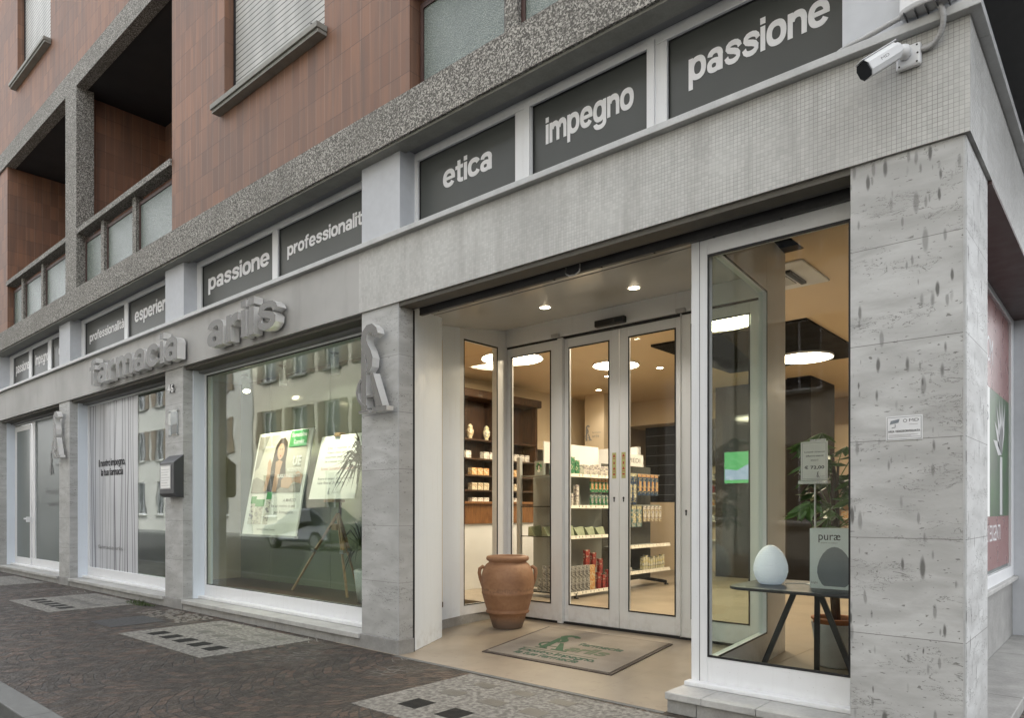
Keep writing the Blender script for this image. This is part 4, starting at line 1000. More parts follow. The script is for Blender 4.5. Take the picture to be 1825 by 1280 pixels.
MB().box(-4.20, -3.84, 2.14, 2.199, 3.125, 3.195).build("housing", "black_plastic", t, bevel=.012)
MB().box(-3.95, -3.86, 2.137, 2.1395, 3.14, 3.18).build("lens", "black_glass", t)

# ------------------------------------------------------------------ jar and doormat in the porch
jc = (-4.965, 1.66, .004)
t = empty("terracotta_jar", jc, "big terracotta oil jar with two ear handles standing by the doors", "jar")
prof = [(0, 0), (.165, 0), (.175, .012), (.205, .10), (.225, .165), (.250, .175), (.258, .190), (.246, .205), (.252, .225), (.285, .33), (.300, .385), (.308, .398), (.303, .412), (.316, .50), (.312, .58), (.290, .66), (.255, .715), (.222, .74), (.222, .752), (.245, .762), (.255, .785), (.245, .808), (.215, .815), (.185, .800), (.178, .77), (.20, .70), (.20, .2), (0, .15)]
MB().lathe([(r_ * .89, z * .93) for r_, z in prof], jc, 56).build("body", "jar_clay", t, smooth=True)
for a in (R(221), R(41)):
    d = Vector((math.cos(a), math.sin(a), 0)); c = Vector(jc)
    pts = [c + d * r_ + Vector((0, 0, z)) for r_, z in ((.235, .625), (.262, .640), (.292, .618), (.298, .575), (.290, .52), (.275, .465), (.268, .43))]
    MB().tube(pts, [.018, .02, .02, .018, .016, .013, .009], 10).build("handle", "jar_clay", t, smooth=True)
# doormat, as measured on the floor
BL, TL, TR, BR = (-4.28, .55), (-4.66, 1.97), (-3.19, 1.95), (-2.94, .55)
t = empty("doormat", (-3.75, 1.2, .005), "beige printed doormat with dark rubber border lying in the entrance", "doormat")
def q4(m, p, z0, z1): return m.hexa([(a, b_, z0) for a, b_ in p], [(a, b_, z1) for a, b_ in p])
def inset(p, k):
    c = (sum(a for a, _ in p) / 4, sum(b_ for _, b_ in p) / 4); return [(a + (c[0] - a) * k, b_ + (c[1] - b_) * k) for a, b_ in p]
pp = [BL, BR, TR, TL]
q4(MB(), pp, .0045, .012).build("rubber_border", "mat_rubber", t, bevel=.003)
q4(MB(), inset(pp, .05), .0121, .0165).build("pile", "mat_pile", t)
U = Vector((1, 0, 0)); V = Vector((-.10, 1, 0)); O = Vector((-4.06, .0, .0175))
m = MB(); logo(m, (-4.0, .98, .0173), U, Vector((-.28, 1, 0)), .66, 0, .0012); m.build("monogram", "logo_green", t)
m = heavy(MB(), "farmacia", (-3.80, 1.30, .0170), U, V, .46, .075, .001); m.build("lettering", "logo_dark_green", t)
m = heavy(MB(), "ariis", (-3.76, 1.03, .0170), U, V, .42, .15, .001); m.build("lettering", "logo_pale_green", t)
m = MB(); q4(m, [(-4.12, .915), (-3.33, .915), (-3.33, .93), (-4.12, .93)], .0172, .0179); m.build("line", "logo_pale_green", t)
m = heavy(MB(), "il nostro impegno,", (-4.08, .80, .0170), U, V, .80, .07, .001); heavy(m, "la tua farmacia", (-4.03, .68, .0170), U, V, .66, .07, .001); m.build("lettering", "logo_dark_green", t)

# ------------------------------------------------------------------ poster window (bay 2)
def poster_window():
    b = bld
    MB().box(-9.42, -5.35, .325, 1.095, .24, .295).build("display_floor", "dark_wood", b)
    MB().box(-9.42, -5.35, .325, 1.095, 2.99, 3.02).build("display_ceiling", "white_panel", b)
    MB().box(-9.46, -9.40, .37, 1.095, .295, 2.99).build("display_side", "wall_paint", b)
    MB().box(-5.42, -5.36, .37, 1.095, .295, 2.99).build("display_side", "wall_paint", b)
    xs = [-9.40, -8.60, -7.25, -5.42]
    for i in range(3):
        pnl = B(xs[i] + .004, xs[i + 1] - .004, 1.03, 1.042, .296, 2.989).build("back_panel", "back_panel", b)
        m = MB()
        for z_ in (1.55, ):
            if i: m.tube([(xs[i] + .05, 1.03, z_ + .3), (xs[i] + .05, 1.005, z_ + .3)], .012, 10)
            if i < 2: m.tube([(xs[i + 1] - .05, 1.03, z_ + .3), (xs[i + 1] - .05, 1.005, z_ + .3)], .012, 10)
        m.build("knob", "black_plastic", pnl)
    MB().box(-13.2, -9.5, .33, 1.1, .24, .295).box(-13.2, -9.5, 1.0, 1.05, .2951, 3.0).box(-13.2, -9.5, .33, .999, 2.99, 3.02).build("display_lining", "back_panel", b)
    # spotlights
    for k, (x, tgt, lit, lb) in enumerate(((-8.66, (.10, -.03, -.2), 1, "white cylinder spotlight tilted towards the poster, leftmost of the three"), (-7.76, (.02, -.0, -.2), 0, "middle white cylinder spotlight hanging in the poster window"), (-6.68, (.01, 0, -.2), 0, "white cylinder spotlight nearest the grey pillar"))):
        t = empty("spotlight", (x, .7, 2.985), lb, "spotlight", "cylinder spotlights in the poster window")
        MB().lathe([(0, -.012), (.045, -.012), (.045, 0), (0, 0)], (x, .7, 2.989), 20).build("ceiling_rose", "grey_plastic", t)
        MB().tube([(x, .7, 2.98), (x, .7, 2.93)], .008, 8).build("stem", "grey_plastic", t)
        d = Vector(tgt).normalized(); a = Vector((x, .7, 2.935))
        MB().tube([a, a + d * .19], .046, 20).build("shade", "white_plastic", t, smooth=False)
        MB().tube([a + d * .1905, a + d * .193], .038, 20).build("lamp_face", "warm_spot" if lit else "grey_plastic", t)
    def spot(src, aim, e, ang):
        s_ = Vector(src); d = Vector(aim) - s_
        lin(None, 'SPOT', s_, e, (1, .90, .70), size=.04, rot=d.to_track_quat('-Z', 'Y').to_euler(), angle=ang, blend=.6)
    spot((-8.55, .62, 2.72), (-7.95, .65, 1.5), 26, 70); spot((-7.74, .60, 2.72), (-7.8, .70, 1.7), 20, 75); spot((-6.67, .58, 2.72), (-6.62, .62, 1.7), 36, 60)
    # poster board leaning back
    t = empty("advertising_poster", (-7.95, .72, .93), "large tilted advertising poster of a woman with green brand corner", "poster")
    o = Vector((-8.55, .60, .934)); u = Vector((1.235, 0, 0)); v = Vector((0, .25, 1.286)); n = u.cross(v).normalized()
    def F(a, c, k=0.): return o + u * a + v * c + n * k
    MB().prism([F(0, 0, -.02), F(1, 0, -.02), F(1, 1, -.02), F(0, 1, -.02)], n * .02).build("board", "paper", t)
    MB().prism([F(-.01, -.02, -.03), F(1.01, -.02, -.03), F(1.01, 0, -.03), F(-.01, 0, -.03)], n * .05).build("ledge", "grey_plastic", t)
    def poly(nm, pts, mat, k): return MB().prism([F(a, c, k) for a, c in pts], n * .0008).build(nm, mat, t)
    poly("photo_area", [(.03, .40), (.95, .40), (.95, .97), (.03, .97)], "poster_cream", .001)
    poly("dark_background", [(.03, .62), (.10, .66), (.16, .85), (.22, .97), (.03, .97)], "poster_grey", .002)
    poly("sheet", [(.03, .40), (.95, .40), (.95, .50), (.75, .47), (.5, .46), (.25, .52), (.1, .56), (.03, .54)], "poster_grey", .002)
    def ell(cx, cy, rx, ry, rot=0., nn=28): return [(cx + rx * math.cos(a) * math.cos(rot) - ry * math.sin(a) * math.sin(rot), cy + rx * math.cos(a) * math.sin(rot) * .8 + ry * math.sin(a) * math.cos(rot)) for a in [2 * math.pi * k / nn for k in range(nn)]]
    poly("woman_hair", [(.44, .93), (.52, .935), (.58, .89), (.60, .80), (.60, .70), (.64, .58), (.60, .46), (.52, .42), (.44, .42), (.36, .44), (.33, .54), (.35, .66), (.36, .78), (.38, .87)], "hair_print", .003)
    poly("woman_arm", [(.27, .42), (.33, .42), (.36, .56), (.34, .70), (.30, .74), (.27, .70), (.29, .58)], "skin_print", .0042)
    poly("woman_body", [(.44, .41), (.52, .41), (.53, .62), (.55, .70), (.48, .72), (.42, .70), (.44, .6)], "skin_print", .0042)
    poly("woman_top", [(.30, .42), (.44, .41), (.44, .54), (.40, .62), (.36, .60), (.32, .52)], "cloth_print", .0038)
    poly("woman_leg", [(.60, .45), (.74, .44), (.80, .50), (.74, .57), (.66, .58), (.58, .52)], "skin_print", .0043)
    poly("woman_leg", [(.80, .50), (.95, .48), (.95, .56), (.86, .60), (.79, .57)], "skin_print", .0040)
    poly("woman_face", ell(.485, .80, .062, .080, .15), "skin_print", .0054)
    for ex in (.468, .505): poly("woman_eye", ell(ex, .822, .009, .006), "ink_black", .0066)
    poly("woman_mouth", ell(.492, .757, .014, .007), "ink_red", .0066)
    poly("corner_logo", [(.62, .835), (.93, .835), (.93, .99), (.62, .99)], "poster_green", .0066)
    m = MB(); text(m, "Somatoline", F(.645, .93, .0085), u.normalized(), v.normalized(), .33, None, .055, bold=.02); text(m, "Cosmetic", F(.70, .865, .0085), u.normalized(), v.normalized(), .22, None, .05, bold=.02); m.build("logo_lettering", "letter_white", t)
    m = MB(); text(m, "SCONTO", F(.66, .60, .0085), u.normalized(), v.normalized(), .30, None, .045, bold=.03); text(m, "SUGLI SNELLENTI", F(.50, .545, .0085), u.normalized(), v.normalized(), .50, None, .045, bold=.04); text(m, "UE", F(.74, .66, .0085), u.normalized(), v.normalized(), .18, None, .12, bold=.04); m.build("offer_lettering", "letter_white", t)
    m = MB(); text(m, "A MARZO", F(.68, .315, .003), u.normalized(), v.normalized(), .27, None, .04, bold=.01); text(m, "hai un motivo in più", F(.48, .265, .003), u.normalized(), v.normalized(), .52, None, .045); text(m, "per festeggiare", F(.55, .205, .003), u.normalized(), v.normalized(), .42, None, .045); text(m, "Somatoline Cosmetic. Funziona.", F(.28, .045, .003), u.normalized(), v.normalized(), .42, None, .022); m.build("slogan_lettering", "ink_grey", t)
    for x, w_, h, m_ in ((.07, .10, .20, "pack_white"), (.165, .17, .17, "pack_white"), (.36, .10, .24, "pack_white")):
        poly("printed_pack", [(x, .10), (x + w_, .10), (x + w_ * .9, .10 + h), (x + w_ * .1, .10 + h)], m_, .002); poly("pack_cap", [(x, .10 + h), (x + w_, .10 + h), (x + w_, .17 + h), (x, .17 + h)], "poster_green", .003)
    # easel with the handwritten board
    t = empty("easel", (-6.6, .6, .3), "wooden tripod easel holding the handwritten board", "easel")
    top = Vector((-6.56, .66, 1.30))
    for f_, nm in (((-7.10, .40, .296), "leg"), ((-6.02, .40, .296), "leg"), ((-6.62, .98, .296), "leg")):
        f_ = Vector(f_); mid = top.lerp(f_, .5)
        MB().bar(top + Vector((-.015, 0, -.1)), f_.lerp(mid, .1), .016, .022).build(nm, "pale_wood", t)
        MB().bar(top + Vector((.018, 0, -.1)), mid + Vector((.018, 0, 0)), .014, .02).build("brace", "pale_wood", t)
        MB().box(mid.x - .03, mid.x + .03, mid.y - .02, mid.y + .02, mid.z - .02, mid.z + .02).build("clamp", "steel_plain", t)
    MB().bar((-6.58, .69, 1.05), (-6.66, .80, 2.10), .03, .02).build("mast", "dark_wood", t)
    MB().box(-6.60, -6.50, .60, .68, 1.02, 1.09).box(-6.66, -6.46, .54, .68, 1.325, 1.355).box(-6.72, -6.62, .72, .80, 2.06, 2.10).build("block", "pale_wood", t, bevel=.003)
    t = empty("handwritten_board", (-6.6, .6, 1.36), "white board with handwritten offer resting on the easel", "notice board")
    o2 = Vector((-6.98, .56, 1.362)); u2 = Vector((.84, 0, 0)); v2 = Vector((0, .18, .71)); n2 = u2.cross(v2).normalized()
    def G(a, c, k=0.): return o2 + u2 * a + v2 * c + n2 * k
    MB().prism([G(0, 0, -.008), G(1, 0, -.008), G(1, 1, -.008), G(0, 1, -.008)], n2 * .008).build("board", "paper", t)
    m = MB()
    for s_, a, c, w_ in (("Dal 1 marzo al 31", .2, .78, .50), ("Vieni con un'amica", .2, .71, .52), ("sconto per tutte", .18, .64, .50), ("le creme corpo", .2, .57, .40), ("Entra e scopri il tuo sconto,", .12, .30, .66), ("Vale fino al 31 marzo", .12, .23, .52)):
        text(m, s_, G(a, c, .001), u2.normalized(), (v2 + u2 * .15).normalized(), w_, None, .033)
    m.build("handwriting", "ink_black", t)
    m = MB(); text(m, "Sconti Somatoline Cosmetic", G(.14, .45, .001), u2.normalized(), v2.normalized(), .66, None, .036); m.build("handwriting", "ink_red", t)
    m = MB(); logo(m, G(.42, .07, .001), u2.normalized(), v2.normalized(), .07, 0, .0008); text(m, "farmacia ariis", G(.50, .09, .001), u2.normalized(), v2.normalized(), .12, None, .016); m.build("monogram", "ink_grey", t)
    # palm in the window, mostly behind the pillar
    t = empty("dracaena", (-5.95, .62, .296), "spiky dracaena half hidden behind the grey pillar in the poster window", "plant")
    MB().lathe([(0, 0), (.14, 0), (.18, .32), (.17, .33), (.15, .32), (0, .30)], (-5.92, .62, .296), 24).build("pot", "pot_grey", t, smooth=True)
    MB().tube([(-5.92, .62, .55), (-5.91, .58, 1.0), (-5.88, .50, 1.66)], [.03, .026, .02], 8).build("trunk", "bark", t)
    rr = random.Random(3); m = MB()
    for cz_, cnt in ((1.70, 170), (.85, 30)):
        for k in range(cnt):
            a = rr.uniform(0, 6.28); el = rr.uniform(-.3, 1.3); L = rr.uniform(.30, .58); c = Vector((-5.90, .50, cz_))
            d = Vector((math.cos(a) * math.cos(el), math.sin(a) * math.cos(el) * .30, math.sin(el))); q = d.cross(Vector((0, 0, 1))).normalized() * .012
            p1 = c + d * L * .55; p2 = c + d * L + Vector((0, 0, -L * rr.uniform(.15, .65)))
            m.add([c + q * .6, c - q * .6, p1 - q, p1 + q, p2], [(0, 1, 2, 3), (3, 2, 4)])
    m.build("leaves", "palm_green", t)
poster_window()

# ------------------------------------------------------------------ shop furniture and goods
def single(name, mb, mat, loc, label, cat, group=None, rz=0., bevel=0., smooth=False):
    o = mb.build(name, mat, None, bevel, smooth); o.location = loc; o.rotation_euler = (0, 0, rz); return tag(o, label, cat, group)
rr = random.Random(11)
def furniture():
    t = empty("wooden_counter", (-8.1, 4.2, 0), "pharmacy counter with wooden top band and white front left of the doors", "counter")
    B(-8.42, -7.75, 2.7, 5.75, .004, 1.02).build("front", "white_plastic", t)
    MB().box(-8.45, -7.73, 2.68, 5.77, 1.021, 1.33).build("wooden_band", "warm_wood", t)
    MB().box(-8.47, -7.70, 2.66, 5.79, 1.331, 1.37).build("top", "warm_wood", t, bevel=.005)
    t = empty("apothecary_cabinet", (-8.55, 4.5, 0), "dark wooden apothecary cabinet with open shelves behind the counter", "cabinet")
    MB().box(-8.599, -8.57, 3.3, 6.2, .004, 3.22).build("back", "dark_wood", t)
    for y in (3.3, 4.2, 5.1, 6.14): B(-8.57, -8.27, y, y + .06, .004, 3.1).build("upright", "dark_wood", t)
    for z in (1.30, 1.55, 1.80, 2.08, 2.40): B(-8.569, -8.28, 3.361, 6.139, z, z + .025).build("shelf", "dark_wood", t)
    MB().box(-8.57, -8.2, 3.25, 6.25, 3.101, 3.24).build("cornice", "dark_wood", t, bevel=.02)
    mats = ["pack_white", "pack_orange", "pack_tan", "pack_white"]
    lbl = {1.325: "small white medicine box on the lowest cabinet shelf", 1.575: "small tan medicine box on the second cabinet shelf", 1.825: "small orange box on the third cabinet shelf", 2.105: "pale carton on the fourth cabinet shelf"}
    for z, m_ in zip(lbl, ("pack_white", "pack_tan", "pack_orange", "pack_white")):
        pr = None; row = []
        for k in range(12):
            y = 4.30 + k * .145 + (0.06 if k > 5 else 0)
            if (k * 7 + int(z * 40)) % 5 in (0, 3) : continue
            if pr is None: o_ = pr = single("medicine_box", B(-.05, .05, -.06, .06, 0, .12), m_, (-8.36, y, z), lbl[z], "box", "medicine boxes on the cabinet shelf at height %d" % round(z * 100))
            else: o_ = dup(pr, (-8.36, y, z))
            row.append(o_)
        for q, o_ in enumerate(row): o_['label'] = nth(lbl[z], q, len(row))
    for k, (y, lb) in enumerate(((4.55, "footed ceramic apothecary vase on the upper cabinet shelf, left"), (4.95, "painted apothecary vase with lid on the upper cabinet shelf, right"))):
        single("apothecary_vase", MB().lathe([(0, 0), (.045, 0), (.03, .03), (.06, .09), (.065, .15), (.04, .2), (.05, .21), (.02, .25), (0, .26)], (0, 0, 0), 20), "pack_yellow" if k else "pack_tan", (-8.38, y, 2.425), lb, "vase", None, smooth=True)
    single("price_board", MB().hexa([(-.01, -.06, 0), (.01, -.06, 0), (.01, .06, 0), (-.01, .06, 0)], [(-.05, -.05, .24), (-.03, -.05, .24), (-.03, .05, .24), (-.05, .05, .24)]), "paper", (-7.9, 3.62, 1.371), "white card leaning on the wooden counter top", "card")
    # gondola
    t = empty("gondola_shelving", (-6.28, 5.2, 0), "free standing shop shelving with white price rails behind the sliding doors", "shelving")
    for x, y in ((-6.70, 3.87), (-5.99, 4.0), (-6.28, 6.55)):
        B(x - .03, x + .03, y - .03, y + .03, .06, 2.0).build("upright", "rail_alu", t, bevel=.004)
    B(-6.69, -6.02, 4.17, 4.19, .1, 1.72).build("end_panel", "shelf_grey", t)
    MB().box(-6.16, -6.14, 4.2, 5.15, .1, 1.72).build("side_panel", "shelf_grey", t)
    B(-6.16, -6.14, 5.16, 6.6, .1, 1.95).build("dark_panel", "gondola_back", t)
    for z in (1.72, 1.28, .855, .07):
        B(-6.66, -6.0, 3.86, 4.165, z, z + .012).build("glass_shelf", "black_glass" if z < 1.6 else "shelf_grey", t)
        B(-6.135, -5.86, 3.9, 5.10, z, z + .012).build("shelf", "shelf_grey", t)
        m = MB().hexa([(-5.859, 3.9, z - .02), (-5.835, 3.9, z - .02), (-5.835, 5.1, z - .02), (-5.859, 5.1, z - .02)], [(-5.859, 3.9, z + .025), (-5.852, 3.9, z + .025), (-5.852, 5.1, z + .025), (-5.859, 5.1, z + .025)])
        r_ = m.build("price_rail", "price_rail", t)
        m = MB(); y = 3.95
        while y < 5.05: m.box(-5.843, -5.838, y, y + .006, z - .018, z + .02); y += rr.choice((.12, .2, .08))
        m.build("price_cards", "ink_grey", r_)
    for z in (.665, .265):
        B(-6.135, -5.80, 5.2, 6.62, z, z + .012).build("shelf", "shelf_grey", t)
        m = MB()
        for k in range(13): m.hexa([(-5.80, 5.2 + k * .11, z - .02), (-5.775, 5.2 + k * .11, z - .02), (-5.775, 5.3 + k * .11, z - .02), (-5.80, 5.3 + k * .11, z - .02)], [(-5.80, 5.2 + k * .11, z + .03), (-5.79, 5.2 + k * .11, z + .03), (-5.79, 5.3 + k * .11, z + .03), (-5.80, 5.3 + k * .11, z + .03)])
        m.build("price_rail", "price_rail", t)
    for y in (3.98, 6.5): MB().bar((-6.28, y, .10), (-5.84, y + .1, .05), .05, .04).build("foot_arm", "black_plastic", t); MB().lathe([(0, 0), (.04, 0), (.03, .02), (.012, .025), (.012, .06), (0, .06)], (-5.84, y + .1, .004), 14).build("foot", "black_plastic", t, smooth=True)
    B(-6.25, -6.23, 3.85, 5.19, 1.90, 2.20).build("header_board", "paper", t)
    hs_ = B(-6.0, -5.98, 5.2, 6.10, 1.93, 2.12).build("header_sign", "paper", t)
    m = MB(); text(m, "dei PIEDI", (-5.978, 5.42, 1.99), (0, 1, 0), Z_, .58, None, .07); m.build("header_lettering", "ink_grey", hs_)
    for z in (1.80, 1.30): B(-6.0, -5.97, 5.2, 6.6, z, z + .02).build("hook_bar", "shelf_grey", t)
    # tins: double rows
    tin = None
    def tins(pts, lb, grp):
        nonlocal tin; first = None; rows = sorted(set(p[2] for p in pts))
        def lab(p):
            r_ = sorted([q for q in pts if q[2] == p[2]], key=lambda q: (q[1], q[0])); return nth(("upper row " if p[2] == rows[-1] else "lower row ") + lb, r_.index(p), len(r_))
        for p in pts:
            if first is None:
                first = single("tin", MB().lathe([(0, 0), (.041, 0), (.043, .006), (.043, .175), (.041, .182), (0, .18)], (0, 0, 0), 18), "tin_metal", p, lb, "tin", grp, smooth=False)
            else: dup(first, p)['label'] = lab(p)
        first['label'] = lab(pts[0])
    tins([(-5.91, 3.97 + k * .093, .083 + j * .184) for k in range(6) for j in range(2)], "silver tin stacked beside the orange box", "silver tins stacked on the bottom side shelf")
    tins([(-6.36 + k * .093, 3.93, .083) for k in range(4)] + [(-6.27 + k * .093, 3.93, .267) for k in range(3)], "pale tin on the bottom glass end shelf", "pale tins on the end shelf")
    def boxes(pts, size, mat, lb, cat, grp, name="carton", shape=None):
        first = None; sx, sy, sz = size
        for q, p in enumerate(pts):
            if first is None: first = single(name, shape() if shape else MB().box(-sx / 2, sx / 2, -sy / 2, sy / 2, 0, sz), mat, p, lb, cat, grp if len(pts) > 1 else None, bevel=.002)
            else: o_ = dup(first, p, rr.uniform(-.08, .08)); o_['label'] = nth(lb, q, len(pts)); o_.scale = (1, rr.uniform(.82, 1.0), rr.uniform(.8, 1.12))
        if len(pts) > 1: first['label'] = nth(lb, 0, len(pts))
    def bag():
        return MB().hexa([(-.06, -.09, 0), (.06, -.09, 0), (.06, .09, 0), (-.06, .09, 0)], [(-.03, -.12, .13), (.0, -.12, .13), (.0, .12, .15), (-.03, .12, .15)])
    boxes([(-5.95, 4.02 + k * .26, .868) for k in range(4)], (.12, .2, .14), "pack_pale_green", "pale green cushion bag on the third shelf facing the doors", "bag", "pale green bags on the side shelf", "bag", bag)
    boxes([(-6.48, 3.96, .868), (-6.25, 3.97, .868)], (.12, .2, .14), "pack_pale_green", "pale green bag on the glass shelf at the shelving end", "bag", "pale green bags on the end shelf", "bag", bag)
    boxes([(-5.93, 4.0, 1.293), (-5.93, 4.07, 1.293)], (.06, .06, .2), "pack_white", "white squeeze bottle carton on the second shelf by the door frame", "box", "short white cartons on the second shelf")
    boxes([(-5.93, 4.2, 1.293)], (.06, .06, .30), "pack_white", "taller white tube beside two short cartons on the second shelf", "tube", None)
    boxes([(-6.13, 3.95, 1.293)], (.10, .05, .26), "pack_white", "white and green pack on the glass shelf at the shelving end", "box", None)
    boxes([(-5.93, 4.56, .083)], (.05, .14, .36), "pack_orange", "tall orange box leaning beside the silver tins", "box", None)
    boxes([(-5.98, 4.52 + k * .17, .40 if k < 2 else .30) for k in range(3)], (.05, .1, .26), "pack_red", "red capped pack hanging above the orange box", "pack", "red capped packs above the bottom shelf")
    boxes([(-5.93, 4.75 + k * .12, .083) for k in range(3)], (.05, .08, .24), "pack_red", "red bottle right of the orange box on the bottom shelf", "bottle", "red bottles on the bottom shelf")
    boxes([(-5.94, 3.98 + k * .115, 1.733) for k in range(3)], (.06, .1, .24), "pack_green", "green and orange carton on the top side shelf", "box", "green cartons on the top shelf")
    boxes([(-5.94, 4.40 + k * .14, 1.733) for k in range(5)], (.10, .12, .15), "pack_white", "pale blister pack lying on the top side shelf", "pack", "pale packs on the top shelf")
    t = empty("dog_picture_box", (-6.42, 3.98, 1.733), "grey box with a dog portrait in a green oval on top of the shelving", "box")
    B(-6.50, -6.34, 3.97, 4.02, 1.733, 1.94).build("carton", "shelf_grey", t)
    def ov(nm, cx, cz_, rx, rz_, mt, k, m=None): return MB().prism([(cx + rx * math.cos(a), 3.9695 - k, cz_ + rz_ * math.sin(a)) for a in [i * math.pi / 12 for i in range(24)]], (0, -.0006, 0)).build(nm, mt, t)
    ov("green_oval", -6.42, 1.85, .055, .07, "pack_green", .0); ov("dog_head", -6.42, 1.85, .028, .05, "ink_black", .001); ov("dog_muzzle", -6.42, 1.842, .012, .036, "pack_white", .002); ov("dog_chest", -6.42, 1.80, .03, .02, "pack_white", .0015); ov("dog_nose", -6.42, 1.835, .005, .004, "ink_black", .003)
    for k, mt in enumerate(("pack_teal", "pack_red")): single("gift_bag", MB().box(-.05, .05, -.03, .03, 0, .17), mt, (-6.22 + k * .12, 4.05, 1.733), ("teal gift bag with a wire hook beside the dog box", "small red gift bag behind the dog box at the shelving end")[k], "bag")
    # hanging packs
    hp = None
    def hang(pts, w_, h, mat, mat2, lb, grp):
        first = None
        for p in pts:
            if first is None:
                first = empty("hanging_pack", p, lb, "pack", grp)
                m = MB().box(0, .012, -w_ / 2, w_ / 2, -h, -.05); q = m; q.v = [(a + p[0], b_ + p[1], c + p[2]) for a, b_, c in q.v]; q.build("pack_body", mat, first)
                m = MB().box(.0125, .02, -w_ * .3, w_ * .3, -h * .8, -h * .35).box(.0, .012, -w_ * .45, w_ * .45, -.049, 0); m.v = [(a + p[0], b_ + p[1], c + p[2]) for a, b_, c in m.v]; m.build("pack_header", mat2, first)
            else: dup(first, p)['label'] = nth(lb, pts.index(p), len(pts))
        first['label'] = nth(lb, 0, len(pts))
    hang([(-5.93, 5.22 + k * .13, 1.81) for k in range(5)], .11, .48, "pack_blue", "pack_yellow", "long dark blue insole pack hanging on the upper hooks", "dark blue insole packs on the upper hooks")
    hang([(-5.93, 5.90 + k * .13, 1.81) for k in range(5)], .10, .34, "pack_blue", "pack_orange", "short blue and orange pack at the right end of the upper hooks", "short blue packs on the upper hooks")
    hang([(-5.93, 5.24 + k * .16, 1.30) for k in range(5)], .13, .33, "pack_teal", "pack_yellow", "clear pack with yellow header on the lower hooks", "clear packs on the lower hooks")
    hang([(-5.93, 6.05 + k * .12, 1.30) for k in range(5)], .09, .25, "pack_tan", "pack_white", "small pale pack at the right end of the lower hooks", "small pale packs on the lower hooks")
    hang([(-5.95, 4.60 + k * .1, 1.70) for k in range(5)], .085, .20, "pack_green", "pack_orange", "green pack with red header under the top shelf", "green packs hanging under the top shelf")
    hang([(-5.95, 4.60 + k * .1, 1.46) for k in range(5)], .085, .16, "pack_green", "pack_teal", "small teal and green pack in the lower hanging row", "small green packs in the lower hanging row")
    boxes([(-5.90, 5.95 + k * .075, .278) for k in range(9)], (.07, .06, .21), "pack_yellow", "yellow and white carton standing on the lowest far shelf", "box", "yellow cartons on the lowest far shelf")
    boxes([(-5.92, 5.32 + k * .12, .678) for k in range(2)], (.07, .1, .2), "pack_tan", "tan carton at the left end of the far shelf", "box", "tan cartons on the far shelf")
    boxes([(-5.9, 5.35, .278), (-5.9, 5.5, .278)], (.1, .12, .07), "pack_white", "low pale carton lying on the lowest far shelf", "box", "low pale cartons")
    # things along the back
    t = empty("white_partition", (-8.0, 6.98, 0), "white low partition wall behind the shelving", "partition")
    MB().box(-8.58, -6.6, 6.95, 7.05, .004, 2.35).build("panel", "white_plastic", t)
    m = MB(); logo(m, (-8.17, 7.595, 2.60), X_, Z_, .3, 0, .002); text(m, "farmacia", (-8.02, 7.593, 2.74), X_, Z_, .2, None, .03); text(m, "ariis", (-8.02, 7.593, 2.66), X_, Z_, .16, None, .05); m.build("wall_monogram", "ink_grey", bld)
    t = empty("framed_board", (-8.2, 8.9, 2.3), "framed white board on the rear wall left of the dark slats", "board")
    MB().frame(-9.0, -8.0, 2.2, 2.62, 8.93, 8.96, .03, .03, .03, .03).build("frame", "black_plastic", t); B(-8.97, -8.03, 8.94, 8.955, 2.23, 2.59).build("sheet", "paper", t)
    t = empty("wall_clock", (-6.75, 9.18, 2.36), "round wall clock with black rim beside the dark screen wall", "clock")
    MB().tube([(-6.52, 9.18, 2.40), (-6.52, 9.14, 2.40)], .15, 28).build("rim", "black_plastic", t); MB().tube([(-6.52, 9.139, 2.40), (-6.52, 9.135, 2.40)], .135, 28).build("dial", "paper", t); MB().box(-6.524, -6.516, 9.13, 9.134, 2.40, 2.5).box(-6.52, -6.45, 9.13, 9.134, 2.396, 2.404).build("hands", "ink_black", t)
    t = empty("wall_shelves", (-6.2, 9.3, 0), "narrow wall of white shelves between slats and screen wall", "shelving")
    B(-6.59, -5.86, 9.4, 9.42, .004, 2.1).build("back", "wall_paint", t)
    for z in (.62, 1.0, 1.30, 1.55, 1.82): B(-6.58, -5.87, 9.15, 9.399, z, z + .02).build("shelf", "price_rail", t)
    for z, mt, lb in ((1.02, "pack_white", "white carton on the lower narrow wall shelf"), (1.32, "pack_orange", "orange carton on the middle narrow wall shelf"), (1.57, "pack_red", "red and white carton on the fourth narrow wall shelf"), (1.84, "pack_white", "white jar box on the top narrow wall shelf")):
        boxes([(-6.5 + k * .12, 9.22, z) for k in range(5)], (.09, .09, .13), mt, lb, "box", lb.replace("carton", "cartons") + " row")
    t = empty("back_shelves", (-4.3, 11.0, 0), "far wall shelves with small products right of the black core", "shelving")
    for z in (.75, 1.05, 1.35, 1.65): B(-5.0, -2.6, 10.95, 11.19, z, z + .02).build("shelf", "price_rail", t)
    for z, mt, lb in ((.77, "pack_tan", "tan carton on the lowest far shelf behind the display table"), (1.07, "pack_orange", "orange printed box on the second far shelf"), (1.37, "pack_white", "white box on the third far shelf behind the plant"), (1.67, "pack_teal", "dark framed pack on the top far shelf")):
        boxes([(-4.9 + k * .28, 11.05, z) for k in range(8)], (.12, .12, .17), mt, lb, "box", lb.split(" on ")[0] + " row on the far shelves")
furniture()

